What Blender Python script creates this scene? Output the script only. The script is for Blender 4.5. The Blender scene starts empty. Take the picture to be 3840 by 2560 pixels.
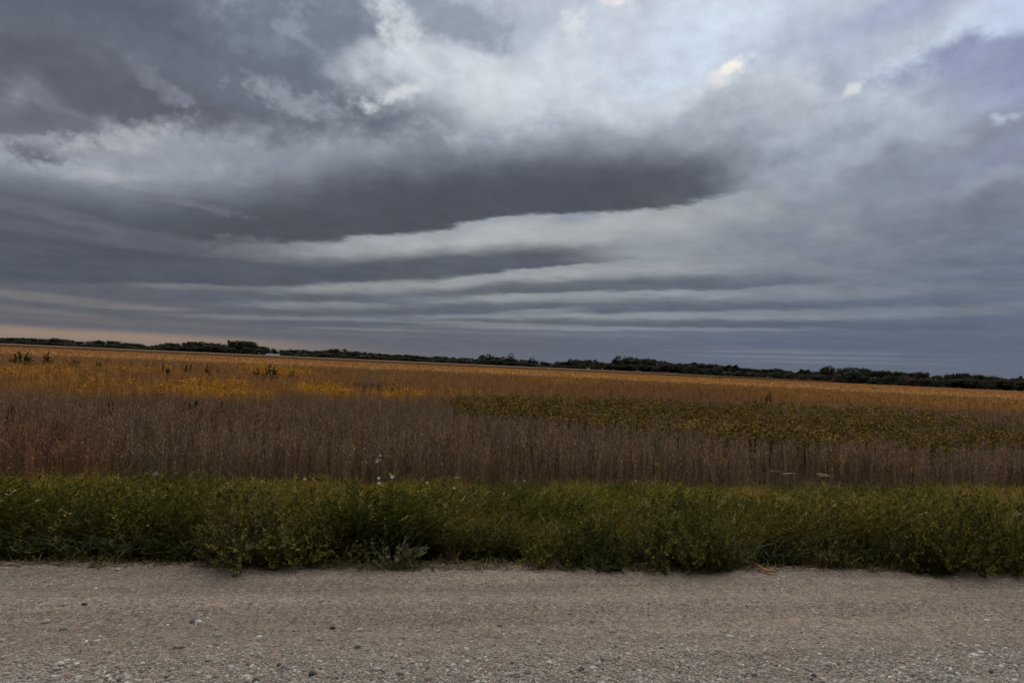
import bpy, math
import numpy as np
from mathutils import Matrix, Vector
R = math.radians
rng = np.random.default_rng(11)
scene = bpy.context.scene
COL = scene.collection

# ---------------------------------------------------------------- camera
F_PX, CAM_H = 2774.0, 1.65            # focal length in pixels of the 3840 px wide photograph
YAW, PITCH, ROLL = 10.4, 1.80, 2.55
cam_m = Matrix.Rotation(R(-YAW), 4, 'Z') @ Matrix.Rotation(R(90 + PITCH), 4, 'X') @ Matrix.Rotation(R(ROLL), 4, 'Z')
cd = bpy.data.cameras.new('camera'); cam = bpy.data.objects.new('camera', cd); COL.objects.link(cam)
cam.matrix_world = Matrix.Translation((0, 0, CAM_H)) @ cam_m
cd.sensor_width = 36; cd.lens = 36 * F_PX / 3840; cd.clip_start = 0.1; cd.clip_end = 20000
scene.camera = cam
M3 = np.array(cam_m.to_3x3())

def ray(px, py):
    return M3 @ np.array([(px - 1920) / F_PX, -(py - 1280) / F_PX, -1.0])
def at(px, py, z=0.0):                # photo pixel -> world point at height z
    d = ray(px, py); t = (z - CAM_H) / d[2]; return d * t + np.array([0, 0, CAM_H])
def at_y(px, py, y):                  # photo pixel -> world point on the vertical plane at y
    d = ray(px, py); t = y / d[1]; return d * t + np.array([0, 0, CAM_H])
def px_of(x, y, z):                   # world -> photo pixel (arrays)
    P = np.stack([x, y, z - CAM_H], -1) @ M3
    return 1920 + F_PX * P[..., 0] / -P[..., 2], 1280 - F_PX * P[..., 1] / -P[..., 2]
def azel(px, py):
    d = ray(px, py); d = d / np.linalg.norm(d)
    return math.degrees(math.atan2(d[0], d[1])), math.degrees(math.asin(d[2]))

# ---------------------------------------------------------------- colour management, sun
scene.view_settings.view_transform = 'Standard'; scene.view_settings.look = 'None'
scene.view_settings.exposure = 0; scene.view_settings.gamma = 1
SUN_EL, SUN_AZ = 38, 25               # degrees; azimuth clockwise from +Y: behind the cloud, ahead and to the right
sd = bpy.data.lights.new('sun', 'SUN'); sun = bpy.data.objects.new('sun', sd); COL.objects.link(sun)
sd.energy = 0.55; sd.angle = R(40); sd.color = (1, .95, .88)
sdir = Vector((math.sin(R(SUN_AZ)) * math.cos(R(SUN_EL)), math.cos(R(SUN_AZ)) * math.cos(R(SUN_EL)), math.sin(R(SUN_EL))))
sun.rotation_euler = sdir.to_track_quat('Z', 'Y').to_euler()

def lin(c):
    c = np.asarray(c, float) / 255.0
    return tuple(np.where(c <= .04045, c / 12.92, ((c + .055) / 1.055) ** 2.4))

# ---------------------------------------------------------------- world: overcast sky in azimuth / elevation
SKY_STR = 0.1; SKY_BACK = .09; SKY_TOP = 1.55
world = bpy.data.worlds.new('World'); scene.world = world; world.use_nodes = True
world.cycles.sampling_method = 'NONE'
nt = world.node_tree; nt.nodes.clear(); NN = nt.nodes; LK = nt.links
def node(t, **kw):
    n = NN.new(t)
    for k, v in kw.items(): setattr(n, k, v)
    return n
def setin(n, i, v):
    if hasattr(v, 'is_output') or isinstance(v, bpy.types.NodeSocket): LK.new(v, n.inputs[i])
    elif v is not None: n.inputs[i].default_value = v
def mth(op, a, b=None, c=None, clamp=False):
    n = node('ShaderNodeMath', operation=op, use_clamp=clamp); setin(n, 0, a); setin(n, 1, b); setin(n, 2, c); return n.outputs[0]
def comb(x, y, z=0.0):
    n = node('ShaderNodeCombineXYZ'); setin(n, 0, x); setin(n, 1, y); setin(n, 2, z); return n.outputs[0]
def noise(vec, scale, detail=5, rough=.55, col=False):
    n = node('ShaderNodeTexNoise'); setin(n, 'Vector', vec); setin(n, 'Scale', scale); setin(n, 'Detail', detail); setin(n, 'Roughness', rough)
    return n.outputs['Color' if col else 'Fac']
def smooth(v, a, b, lo=0.0, hi=1.0):
    n = node('ShaderNodeMapRange', interpolation_type='SMOOTHSTEP'); setin(n, 'Value', v); setin(n, 'From Min', a); setin(n, 'From Max', b)
    setin(n, 'To Min', lo); setin(n, 'To Max', hi); return n.outputs[0]
def mixc(fac, a, b):
    n = node('ShaderNodeMix', data_type='RGBA'); n.clamp_factor = True
    setin(n, 0, fac); setin(n, 6, a); setin(n, 7, b); return n.outputs[2]
K = 1.0
def rgb(c):
    l = lin(c); return (l[0] * K, l[1] * K, l[2] * K, 1)
tc = node('ShaderNodeTexCoord').outputs['Generated']
sep = node('ShaderNodeSeparateXYZ'); setin(sep, 0, tc)
dx, dy, dz = sep.outputs
az = mth('MULTIPLY', mth('ARCTAN2', dx, dy), 57.2958)
el = mth('MULTIPLY', mth('ARCSINE', dz), 57.2958)
elp = mth('MAXIMUM', el, 0.0)
# cloud-plane coordinates: stretch towards the horizon as real cloud decks do
dzz = mth('ADD', mth('MAXIMUM', dz, 0.0), 0.10)
cpx = mth('DIVIDE', dx, dzz); cpy = mth('DIVIDE', dy, dzz)
cp = comb(cpx, mth('MULTIPLY', cpy, 1.0), 0.3)
wa = noise(cp, 1.7, 5, .58, True)
ws = node('ShaderNodeSeparateColor'); setin(ws, 0, wa)
amp_el = mth('ADD', mth('MULTIPLY', elp, 0.20), 0.05)
amp_az = mth('ADD', mth('MULTIPLY', elp, 0.26), 1.2)
wa2 = noise(cp, 6.0, 5, .60, True)
ws2 = node('ShaderNodeSeparateColor'); setin(ws2, 0, wa2)
def warped(k1, k2):
    u = mth('ADD', az, mth('MULTIPLY', mth('ADD', mth('MULTIPLY', mth('SUBTRACT', ws.outputs[0], .5), k1), mth('MULTIPLY', mth('SUBTRACT', ws2.outputs[0], .5), k2)), amp_az))
    v = mth('ADD', el, mth('MULTIPLY', mth('ADD', mth('MULTIPLY', mth('SUBTRACT', ws.outputs[1], .5), k1), mth('MULTIPLY', mth('SUBTRACT', ws2.outputs[1], .5), k2)), amp_el))
    return u, v
uB, vB = warped(.95, .35)            # blobs: strongly broken up
uS, vS = uS0, vS0 = warped(.55, .42)             # bands: calmer
iso = comb(az, mth('MULTIPLY', el, 1.35), 2.0)
wi = noise(iso, .13, 2, .5, True); wis = node('ShaderNodeSeparateColor'); setin(wis, 0, wi)
PB = comb(mth('MULTIPLY_ADD', mth('SUBTRACT', wis.outputs[0], .5), 7.0, az), mth('MULTIPLY_ADD', mth('SUBTRACT', wis.outputs[1], .5), 4.5, el))
fz = noise(iso, .30, 7, .58)
fz1 = mth('MULTIPLY', mth('SUBTRACT', fz, .5), 1.8)
fz2 = mth('MULTIPLY', mth('SUBTRACT', noise(iso, .95, 6, .62), .5), 3.6)
fz0 = mth('MULTIPLY', mth('SUBTRACT', noise(cp, 3.6, 5, .6), .5), .45)
D = 3840 / 2352                       # working units of the sky plan
class Sky: pass
sky = Sky()
def ramp(fac, stops):
    n = node('ShaderNodeValToRGB'); cr = n.color_ramp
    while len(cr.elements) < len(stops): cr.elements.new(.5)
    for e, (p, c) in zip(cr.elements, stops): e.position = p; e.color = rgb(c)
    setin(n, 0, fac); return n.outputs[0]
sky.c = ramp(mth('DIVIDE', vS, 40), [(0, (99, 102, 114)), (.06, (108, 112, 124)), (.14, (120, 125, 138)), (.24, (146, 151, 164)), (.36, (172, 177, 190)), (.52, (184, 189, 203)), (.68, (180, 186, 200)), (.82, (196, 198, 204)), (1, (208, 206, 204))])
def chained(vec):                     # same vector, evaluated only after the layer below (keeps the shader stack small)
    n = node('ShaderNodeVectorMath', operation='MULTIPLY_ADD'); setin(n, 0, sky.c); n.inputs[1].default_value = (1e-6, 1e-6, 1e-6); setin(n, 2, vec); return n.outputs[0]
def blob(cx, cy, rx, ry, ang, col, s=.8, al=.9, vec=None, fine=True):
    fuzz = vec is None or (fine and rx * ry < 1200); small = fuzz and rx * ry < 5200
    if small: s = max(s, 1.15); rx *= .85; ry *= .85
    vec = chained(vec or PB)
    a, e = azel(cx * D, cy * D); ce = math.cos(R(e))
    m = node('ShaderNodeMapping', vector_type='TEXTURE'); setin(m, 0, vec)
    m.inputs['Location'].default_value = (a, e, 0); m.inputs['Rotation'].default_value = (0, 0, R(ang + 2.55))
    m.inputs['Scale'].default_value = (rx / 29.65 / ce, ry / 29.65, 1)
    l = node('ShaderNodeVectorMath', operation='LENGTH'); setin(l, 0, m.outputs[0])
    k = smooth(mth('ADD', l.outputs['Value'], fz2 if small else (fz1 if fuzz else fz0)), 1 + s * .8, max(0., 1 - s * .75), 0.0, al)
    sky.c = mixc(k, sky.c, rgb(col))
def curve(u, pts):
    q = [azel(x * D, y * D) for x, y in pts]; A0, A1 = -30.0, 55.0; E0, E1 = 0.0, 30.0
    n = node('ShaderNodeFloatCurve'); cv = n.mapping.curves[0]
    q = [((a - A0) / (A1 - A0), (e - E0) / (E1 - E0)) for a, e in q]
    q = [(max(0, min(1, a)), e) for a, e in q]
    while len(cv.points) < len(q): cv.points.new(.5, .5)
    for p, (a, e) in zip(cv.points, q): p.location = (a, e)
    n.mapping.extend = 'HORIZONTAL'; n.mapping.update()
    setin(n, 1, mth('DIVIDE', mth('SUBTRACT', u, A0), A1 - A0)); setin(n, 0, 1.0)
    return mth('MULTIPLY_ADD', n.outputs[0], E1 - E0, E0)
def band(top, bot, col, st, sb, al=.95, x0=None, x1=None, sx=200):
    sp = node('ShaderNodeSeparateXYZ'); setin(sp, 0, chained(SV0)); uS, vS = sp.outputs[0], sp.outputs[1]
    t = curve(uS, top); b = curve(uS, bot)
    m = mth('MULTIPLY', smooth(mth('SUBTRACT', t, vS), -st / 59., st / 59.), smooth(mth('SUBTRACT', vS, b), -sb / 59., sb / 59.))
    if x0 is not None: a = azel(x0 * D, 600 * D)[0]; m = mth('MULTIPLY', m, smooth(uS, a - sx / 59., a + sx / 59.))
    if x1 is not None: a = azel(x1 * D, 600 * D)[0]; m = mth('MULTIPLY', m, smooth(uS, a + sx / 59., a - sx / 59.))
    sky.c = mixc(mth('MULTIPLY', m, al), sky.c, rgb(col))
SV0 = comb(uS0, vS0)
# broad tones
blob(2200, 700, 640, 150, 0, (98, 107, 127), 1.2, .95)
blob(100, 690, 800, 110, 0, (98, 97, 105), 1.1, .9)
blob(2120, 500, 560, 130, 6, (128, 134, 151), 1.2, .9)
blob(1400, 225, 500, 115, 0, (205, 209, 220), 1.2, .9)
blob(1640, 75, 230, 85, 0, (200, 212, 231), .9, .95)
blob(430, 335, 420, 80, -4, (170, 174, 185), 1.1, .85)
blob(640, 290, 230, 70, 0, (164, 169, 182), 1.1, .8)
blob(500, 215, 150, 50, -20, (156, 159, 173), 1.0, .7)
# dark masses, upper left
blob(330, 130, 640, 150, -8, (124, 128, 141), .9, .92)
blob(300, 50, 620, 125, -8, (100, 103, 115), .7, .96)
blob(380, 70, 360, 60, -12, (89, 92, 104), .8, .95)
blob(750, 80, 210, 118, -14, (110, 117, 132), .65, .95)
blob(640, 150, 180, 48, -16, (102, 107, 120), .7, .85)
blob(845, 165, 85, 40, -30, (116, 123, 138), .6, .8)
blob(655, 45, 34, 28, -50, (146, 154, 168), .9, .7); blob(690, 80, 60, 11, -15, (140, 147, 161), .9, .6); blob(600, 95, 60, 22, 0, (124, 130, 144), 1, .6)
blob(90, 115, 170, 26, -8, (113, 116, 128), 1, .7)
blob(210, 160, 300, 70, -8, (100, 102, 114), .7, .8)
blob(150, 185, 270, 60, -4, (93, 95, 106), .75, .95)
blob(500, 175, 160, 40, -14, (104, 108, 121), .7, .8)
blob(70, 265, 125, 44, -8, (106, 107, 120), .6, .9)
blob(110, 228, 70, 8, -6, (126, 128, 141), 1, .5)
blob(415, 225, 42, 12, -6, (126, 128, 142), .7, .85)
blob(90, 310, 90, 12, 6, (166, 167, 179), .9, .7)
blob(90, 343, 64, 22, -6, (104, 105, 118), .5, .97)
blob(330, 350, 120, 26, 2, (152, 154, 167), .9, .7)
# light openings
blob(265, 302, 100, 26, 16, (178, 176, 186), .9, .75)
blob(350, 180, 60, 12, -28, (136, 139, 151), 1.2, .5)
blob(250, 404, 62, 9, 12, (182, 179, 189), .8, .85)
blob(690, 212, 95, 22, -8, (182, 185, 197), 1.1, .45)
blob(908, 80, 40, 62, 25, (214, 216, 222), .6, .95)
blob(1060, 185, 200, 58, -6, (213, 216, 225), .9, .9)
blob(915, 218, 70, 13, 4, (214, 214, 220), .8, .85)
blob(1010, 175, 34, 26, -30, (186, 191, 203), .9, .6)
blob(1060, 42, 128, 50, -8, (138, 145, 161), .5, .95)
blob(1230, 52, 68, 60, 0, (174, 181, 197), .6, .85)
blob(1418, 85, 50, 72, -10, (194, 199, 213), .7, .8)
blob(1322, 72, 30, 26, 20, (224, 226, 233), .7, .85); blob(1290, 150, 70, 40, 0, (208, 213, 224), .9, .7)
blob(1430, 220, 60, 20, 0, (190, 195, 210), 1, .6)
# right-hand sky
blob(1930, 85, 140, 75, 0, (174, 181, 201), .7, .9)
blob(1898, 170, 46, 24, 0, (160, 169, 187), .7, .85); blob(1985, 218, 36, 14, 0, (164, 172, 190), .8, .8)
blob(2020, 250, 150, 34, -12, (190, 197, 214), .8, .8)
blob(2190, 98, 135, 32, 14, (199, 211, 228), .6, .95)
blob(2080, 165, 62, 24, 42, (196, 207, 224), .7, .9)
blob(2300, 40, 90, 62, 10, (197, 207, 233), .7, .9)
blob(2130, 8, 190, 28, 6, (160, 166, 197), .7, .9)
blob(2245, 182, 140, 66, -15, (137, 143, 177), .45, 1)
blob(2200, 140, 60, 22, 10, (150, 157, 186), .7, .8)
blob(2295, 265, 80, 32, 0, (154, 158, 190), .7, .9)
blob(1650, 290, 400, 42, 0, (184, 190, 204), 1.1, .6)
blob(1840, 335, 240, 46, 0, (168, 175, 192), .9, .8)
blob(2290, 352, 190, 36, 14, (140, 144, 170), .6, .9)
blob(2080, 402, 210, 40, 14, (134, 140, 157), .8, .85)
blob(2250, 425, 130, 24, 8, (152, 158, 174), .8, .8)
blob(2165, 505, 220, 40, 3, (113, 119, 137), .8, .9)
blob(1930, 495, 140, 36, 0, (136, 141, 157), .9, .7)
blob(2230, 640, 280, 60, 0, (106, 114, 132), 1.1, .8)
blob(2120, 565, 120, 9, 3, (134, 140, 154), 1, .7); blob(2290, 590, 120, 10, 4, (126, 132, 147), 1, .7)
blob(1640, 205, 95, 20, 14, (214, 214, 224), .8, .85)
hl = chained(comb(az, el))
blob(1682, 186, 46, 19, 20, (232, 229, 230), .8, .95); blob(1700, 177, 28, 15, 14, (251, 244, 236), .6, 1)
blob(1960, 182, 22, 18, 20, (230, 229, 234), .6, .95); blob(1416, 4, 26, 10, 0, (232, 226, 226), .8, .8, hl); blob(2272, 302, 18, 9, -10, (200, 207, 226), 1.2, .6); blob(2322, 293, 16, 8, 0, (200, 207, 228), 1.2, .5)
# bright deck under the shelf cloud
blob(1180, 580, 600, 90, 2, (157, 160, 166), .8, .9)
blob(1250, 540, 430, 40, 5, (172, 174, 178), .9, .9)
blob(760, 590, 230, 40, -2, (150, 151, 154), .9, .7)
blob(1600, 625, 380, 40, 0, (148, 151, 158), .9, .6)
blob(250, 560, 420, 90, -6, (92, 94, 105), 1.1, .85)
# big shelf cloud
blob(1300, 350, 460, 60, 4, (136, 141, 154), 1.2, .75)
blob(750, 410, 300, 50, 8, (138, 141, 153), 1.2, .7)
band([(-200, 430), (100, 445), (300, 450), (450, 444), (600, 428), (800, 400), (1000, 374), (1200, 352), (1400, 345), (1550, 352), (1680, 385), (1800, 430)],
     [(-200, 650), (100, 640), (300, 610), (450, 585), (560, 560), (650, 556), (750, 555), (850, 545), (950, 538), (1060, 520), (1176, 498), (1330, 489), (1432, 484), (1535, 474), (1637, 457), (1720, 436)], (85, 89, 99), 130, 13, .97, x1=1690, sx=170)
band([(300, 520), (600, 490), (900, 430), (1200, 400), (1500, 405), (1650, 430)],
     [(300, 560), (650, 552), (850, 542), (1050, 520), (1176, 497), (1330, 488), (1480, 479), (1650, 453)], (78, 81, 91), 80, 16, .75, x0=400, x1=1500, sx=200)
blob(1250, 420, 420, 40, 4, (80, 83, 94), 1.2, .6)
blob(390, 462, 130, 9, -9, (118, 120, 131), 1, .7, SV0)
blob(120, 492, 220, 12, -9, (107, 109, 120), 1.1, .8, SV0)
blob(200, 545, 260, 10, -6, (100, 102, 113), 1.1, .6, SV0)
blob(300, 585, 350, 12, -3, (84, 86, 97), 1.1, .6, SV0)
blob(560, 580, 80, 16, -3, (112, 114, 124), 1, .6)
# roll bands below it: each is bright along its top and darkens to a crisp lower edge
SV = SV0
def streak(x, y, rx, ry, ang, col, s=.8, al=.85): blob(x, y, rx, ry, ang, col, s, al, SV, False)
band([(-200, 570), (150, 580), (400, 590), (600, 600), (800, 597), (950, 582), (1100, 574), (1300, 566), (1500, 572), (1700, 580)],
     [(-200, 648), (150, 650), (400, 656), (700, 654), (850, 652), (980, 649), (1060, 638), (1150, 624), (1300, 609), (1500, 594), (1700, 590)], (84, 88, 99), 36, 8, .94, x1=1380, sx=230)
streak(1600, 650, 420, 20, 0, (140, 144, 152), .9, .8)
streak(930, 663, 260, 15, 2, (146, 147, 150), .6, .9); streak(455, 660, 110, 6, -1, (122, 122, 128), .8, .8)
streak(1400, 630, 330, 20, 3, (160, 162, 166), .7, .85)
band([(-200, 660), (300, 664), (500, 670), (800, 672), (1000, 668), (1150, 648), (1400, 638), (1600, 634), (1800, 628), (2000, 636)],
     [(-200, 690), (300, 694), (500, 696), (700, 697), (900, 696), (1050, 688), (1176, 676), (1400, 670), (1683, 664), (1810, 653), (2000, 648)], (94, 98, 109), 28, 7, .9, x0=350, x1=1880, sx=110)
streak(1600, 684, 560, 15, 0, (148, 152, 158), .6, .9); streak(780, 704, 190, 9, 0, (132, 133, 138), .7, .9); streak(330, 707, 100, 5, -1, (122, 120, 124), .8, .85); streak(1180, 683, 60, 7, 4, (150, 150, 153), .7, .8)
band([(350, 700), (600, 708), (800, 708), (1000, 702), (1176, 694), (1400, 688), (1700, 692), (2400, 700)],
     [(350, 716), (600, 722), (800, 723), (1000, 724), (1176, 721), (1400, 718), (1633, 716), (2040, 716), (2400, 720)], (94, 99, 111), 22, 6, .88, x0=480, x1=2330, sx=140)
streak(1680, 727, 620, 13, 0, (144, 148, 154), .6, .92); streak(560, 729, 130, 5, -1, (120, 120, 126), .8, .85); streak(800, 734, 150, 5, -1, (126, 127, 133), .8, .85); streak(1240, 716, 90, 6, 3, (136, 138, 143), .8, .8)
band([(500, 738), (900, 738), (1150, 732), (1400, 732), (1700, 736), (2300, 742)],
     [(500, 745), (900, 749), (1200, 747), (1500, 750), (1760, 753), (2300, 766)], (92, 97, 110), 14, 4, .86, x0=600, x1=2300, sx=160)
streak(1430, 755, 380, 4.5, -1, (134, 137, 145), .7, .9); streak(1130, 744, 190, 4, -1, (130, 131, 136), .7, .85); streak(850, 757, 130, 3, -1, (124, 124, 130), .7, .8)
streak(1700, 768, 450, 5, -.5, (112, 117, 131), .9, .6)
streak(90, 682, 150, 8, -4, (120, 116, 118)); streak(60, 712, 130, 6, -4, (116, 111, 114)); streak(250, 738, 250, 5, -2, (108, 105, 110))
streak(620, 762, 400, 4, -1.5, (104, 103, 110), .9, .6); streak(1000, 775, 300, 3, -2, (112, 113, 120), .9, .6); streak(1250, 768, 300, 2.5, -1.5, (116, 118, 127), .8, .6)
streak(1250, 792, 350, 16, -2, (96, 97, 110), 1.1, .6); streak(2000, 790, 420, 22, -1, (94, 101, 122), 1.2, .7)
for x_, y_, w_, h_, a_ in ((1800, 803, 150, 1.6, .6), (1830, 809, 210, 2.4, .8), (1760, 817, 170, 1.5, .5), (1850, 822, 200, 2.0, .7), (1900, 832, 190, 2.6, .5)): streak(x_, y_, w_, h_, -1.4, (122, 127, 141), 1.1, a_)
streak(1640, 796, 90, 1.8, -1, (110, 113, 125), .8, .6)
blob(2200, 690, 420, 90, 0, (99, 108, 127), 1.2, .55, SV, False)
blob(2080, 560, 420, 80, 0, (118, 124, 140), 1.2, .45, SV, False)
# warm strip on the left horizon
cl = azel(0, 1268)[0]
cs = node('ShaderNodeSeparateXYZ'); setin(cs, 0, chained(SV0)); vS = cs.outputs[1]
warm = mth('MULTIPLY', smooth(vS, 1.35, .75), smooth(az, 4.0, -17.0))
sky.c = mixc(mth('MULTIPLY', warm, .95), sky.c, rgb((152, 130, 117)))
warm2 = mth('MULTIPLY', smooth(vS, .75, .2), smooth(az, 12.0, -2.0))
sky.c = mixc(mth('MULTIPLY', warm2, .5), sky.c, rgb((128, 118, 116)))
# billow texture over everything
t1 = noise(cp, 3.0, 6, .60); t2 = noise(cp, 11, 4, .62)
cpS = comb(mth('MULTIPLY', cpx, .35), cpy, 4.0); t3 = noise(cpS, 5.0, 4, .6)
mul = mth('ADD', 1.0, mth('ADD', mth('MULTIPLY', mth('SUBTRACT', t1, .5), .62), mth('ADD', mth('MULTIPLY', mth('SUBTRACT', t2, .5), .26), mth('MULTIPLY', mth('SUBTRACT', t3, .5), .08))))
t4 = noise(iso, .55, 7, .62)
hiw = smooth(el, 7, 16)
mul = mth('ADD', mth('MULTIPLY', mul, mth('SUBTRACT', 1.0, mth('MULTIPLY', hiw, .75))), mth('MULTIPLY', mth('MULTIPLY', hiw, .75), mth('ADD', 1.0, mth('MULTIPLY', mth('SUBTRACT', t4, .5), .62))))
tex_w = smooth(el, .3, 7.0, .35, 1.0)
mul = mth('ADD', 1.0, mth('MULTIPLY', mth('SUBTRACT', mul, 1.0), tex_w))
vm = node('ShaderNodeVectorMath', operation='SCALE'); setin(vm, 0, sky.c); 
# unseen sky behind dimmed to shade viewer-facing sides, overhead brightened to light the ground
hi_ = smooth(el, 30, 60); lowf = smooth(dy, -.35, .35, SKY_BACK, 1.0)
gain = mth('ADD', mth('MULTIPLY', lowf, mth('SUBTRACT', 1.0, hi_)), mth('MULTIPLY', hi_, SKY_TOP))
setin(vm, 'Scale', mth('MULTIPLY', mth('MULTIPLY', mul, gain), 1.0 / SKY_STR))
tn = node('ShaderNodeVectorMath', operation='MULTIPLY'); setin(tn, 0, vm.outputs[0]); tn.inputs[1].default_value = (.965, 1.0, .985)
ns = node('ShaderNodeTexSky', sky_type='NISHITA'); ns.sun_disc = False; ns.sun_elevation = R(SUN_EL); ns.sun_rotation = R(SUN_AZ)
thin = smooth(el, 12, 30, .0, .10)    # a little clear sky shines through the thin upper deck
fin = mixc(thin, tn.outputs[0], ns.outputs[0])
bg = node('ShaderNodeBackground'); setin(bg, 0, fin); setin(bg, 1, SKY_STR)
wo = node('ShaderNodeOutputWorld'); LK.new(bg.outputs[0], wo.inputs[0])

# ---------------------------------------------------------------- mesh helpers
def build(name, V, Fc, mats, col=None, parent=None, smooth_=False, mi=None):
    me = bpy.data.meshes.new(name); V = np.asarray(V, np.float32); Fc = np.asarray(Fc, np.int32); n, k = Fc.shape
    me.vertices.add(len(V)); me.vertices.foreach_set('co', V.ravel())
    me.loops.add(n * k); me.loops.foreach_set('vertex_index', Fc.ravel())
    me.polygons.add(n); me.polygons.foreach_set('loop_start', np.arange(0, n * k, k, dtype=np.int32))
    me.polygons.foreach_set('loop_total', np.full(n, k, np.int32))
    if smooth_: me.polygons.foreach_set('use_smooth', np.ones(n, bool))
    for m in (mats if isinstance(mats, (list, tuple)) else [mats]): me.materials.append(m)
    if mi is not None: me.polygons.foreach_set('material_index', np.asarray(mi, np.int32))
    if col is not None:
        a = me.attributes.new('tint', 'FLOAT_COLOR', 'POINT')
        c = np.ones((len(V), 4), np.float32); c[:, :3] = col; a.data.foreach_set('color', c.ravel())
    me.update(calc_edges=True)
    o = bpy.data.objects.new(name, me); COL.objects.link(o)
    if parent: o.parent = parent
    return o
def tag(o, label, cat, group=None, kind=None):
    o['label'] = label; o['category'] = cat
    if group: o['group'] = group
    if kind: o['kind'] = kind
    return o
def empty(name, loc, rz=0.0, sc=1.0):
    o = bpy.data.objects.new(name, None); COL.objects.link(o); o.location = loc; o.rotation_euler = (0, 0, rz)
    o.scale = (sc, sc, sc) if np.isscalar(sc) else sc; o.empty_display_size = .1; return o
def copy_tree(o, parent=None):
    c = o.copy(); COL.objects.link(c)
    if parent: c.parent = parent
    for ch in list(o.children): copy_tree(ch, c)
    return c
def replicate(T, pos, rz, sc, tint=None, lean=None):
    """many instances of one template (V, F, C): pos n3, rz n, sc n or n3"""
    V, Fc, C = T; n = len(pos); nv = len(V); sc = np.asarray(sc, float)
    if sc.ndim == 1: sc = np.repeat(sc[:, None], 3, 1)
    P = V[None] * sc[:, None, :]; c, s = np.cos(rz)[:, None], np.sin(rz)[:, None]
    X = P[..., 0] * c - P[..., 1] * s; Y = P[..., 0] * s + P[..., 1] * c; Z = P[..., 2]
    if lean is not None: X = X + Z * lean[:, 0:1]; Y = Y + Z * lean[:, 1:2]
    out = np.stack([X, Y, Z], -1) + pos[:, None]
    FF = (Fc[None] + (np.arange(n) * nv)[:, None, None]).reshape(-1, Fc.shape[1])
    CC = np.repeat(C[None], n, 0)
    if tint is not None: CC = CC * tint[:, None, :]
    return out.reshape(-1, 3), FF, CC.reshape(-1, 3)
def merge(parts):
    V = []; Fc = []; C = []; o = 0
    for v, f, c in parts:
        V.append(v); Fc.append(f + o); C.append(c); o += len(v)
    return np.concatenate(V), np.concatenate(Fc), np.concatenate(C)
def fbm(x, y, sc=1.0, oct=4, seed=0):
    x = np.asarray(x, float) * sc; y = np.asarray(y, float) * sc; out = 0; a = .5; tot = 0
    def h(i, j): 
        v = np.sin(i * 127.1 + j * 311.7 + seed * 74.7) * 43758.5453; return v - np.floor(v)
    for k in range(oct):
        i, j = np.floor(x), np.floor(y); u, v = x - i, y - j; u = u * u * (3 - 2 * u); v = v * v * (3 - 2 * v)
        out = out + a * ((h(i, j) * (1 - u) + h(i + 1, j) * u) * (1 - v) + (h(i, j + 1) * (1 - u) + h(i + 1, j + 1) * u) * v)
        tot += a; a *= .5; x = x * 2.03 + 17.3; y = y * 2.03 + 9.1
    return out / tot
def strip(path, w, nrm, c0, c1=None):
    """flat ribbon along path with half-widths w"""
    path = np.asarray(path, float); n = len(path); w = np.asarray(w)[:, None]; nrm = np.asarray(nrm, float)
    V = np.empty((2 * n, 3)); V[0::2] = path - nrm * w; V[1::2] = path + nrm * w
    Fc = np.array([[2 * i, 2 * i + 1, 2 * i + 3, 2 * i + 2] for i in range(n - 1)])
    t = np.repeat(np.linspace(0, 1, n), 2)[:, None]; c0 = np.array(c0); c1 = c0 if c1 is None else np.array(c1)
    return V, Fc, c0 * (1 - t) + c1 * t
def leaf(c, d, s, l, w, col):
    """diamond leaf: base c, direction d, side s"""
    c = np.asarray(c); V = np.array([c, c + d * l * .45 + s * w, c + d * l, c + d * l * .45 - s * w]); return V, np.array([[0, 1, 2, 3]]), np.tile(np.asarray(col, float), (4, 1))
def unit(v): v = np.asarray(v, float); return v / (np.linalg.norm(v, axis=-1, keepdims=True) + 1e-9)

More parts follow.
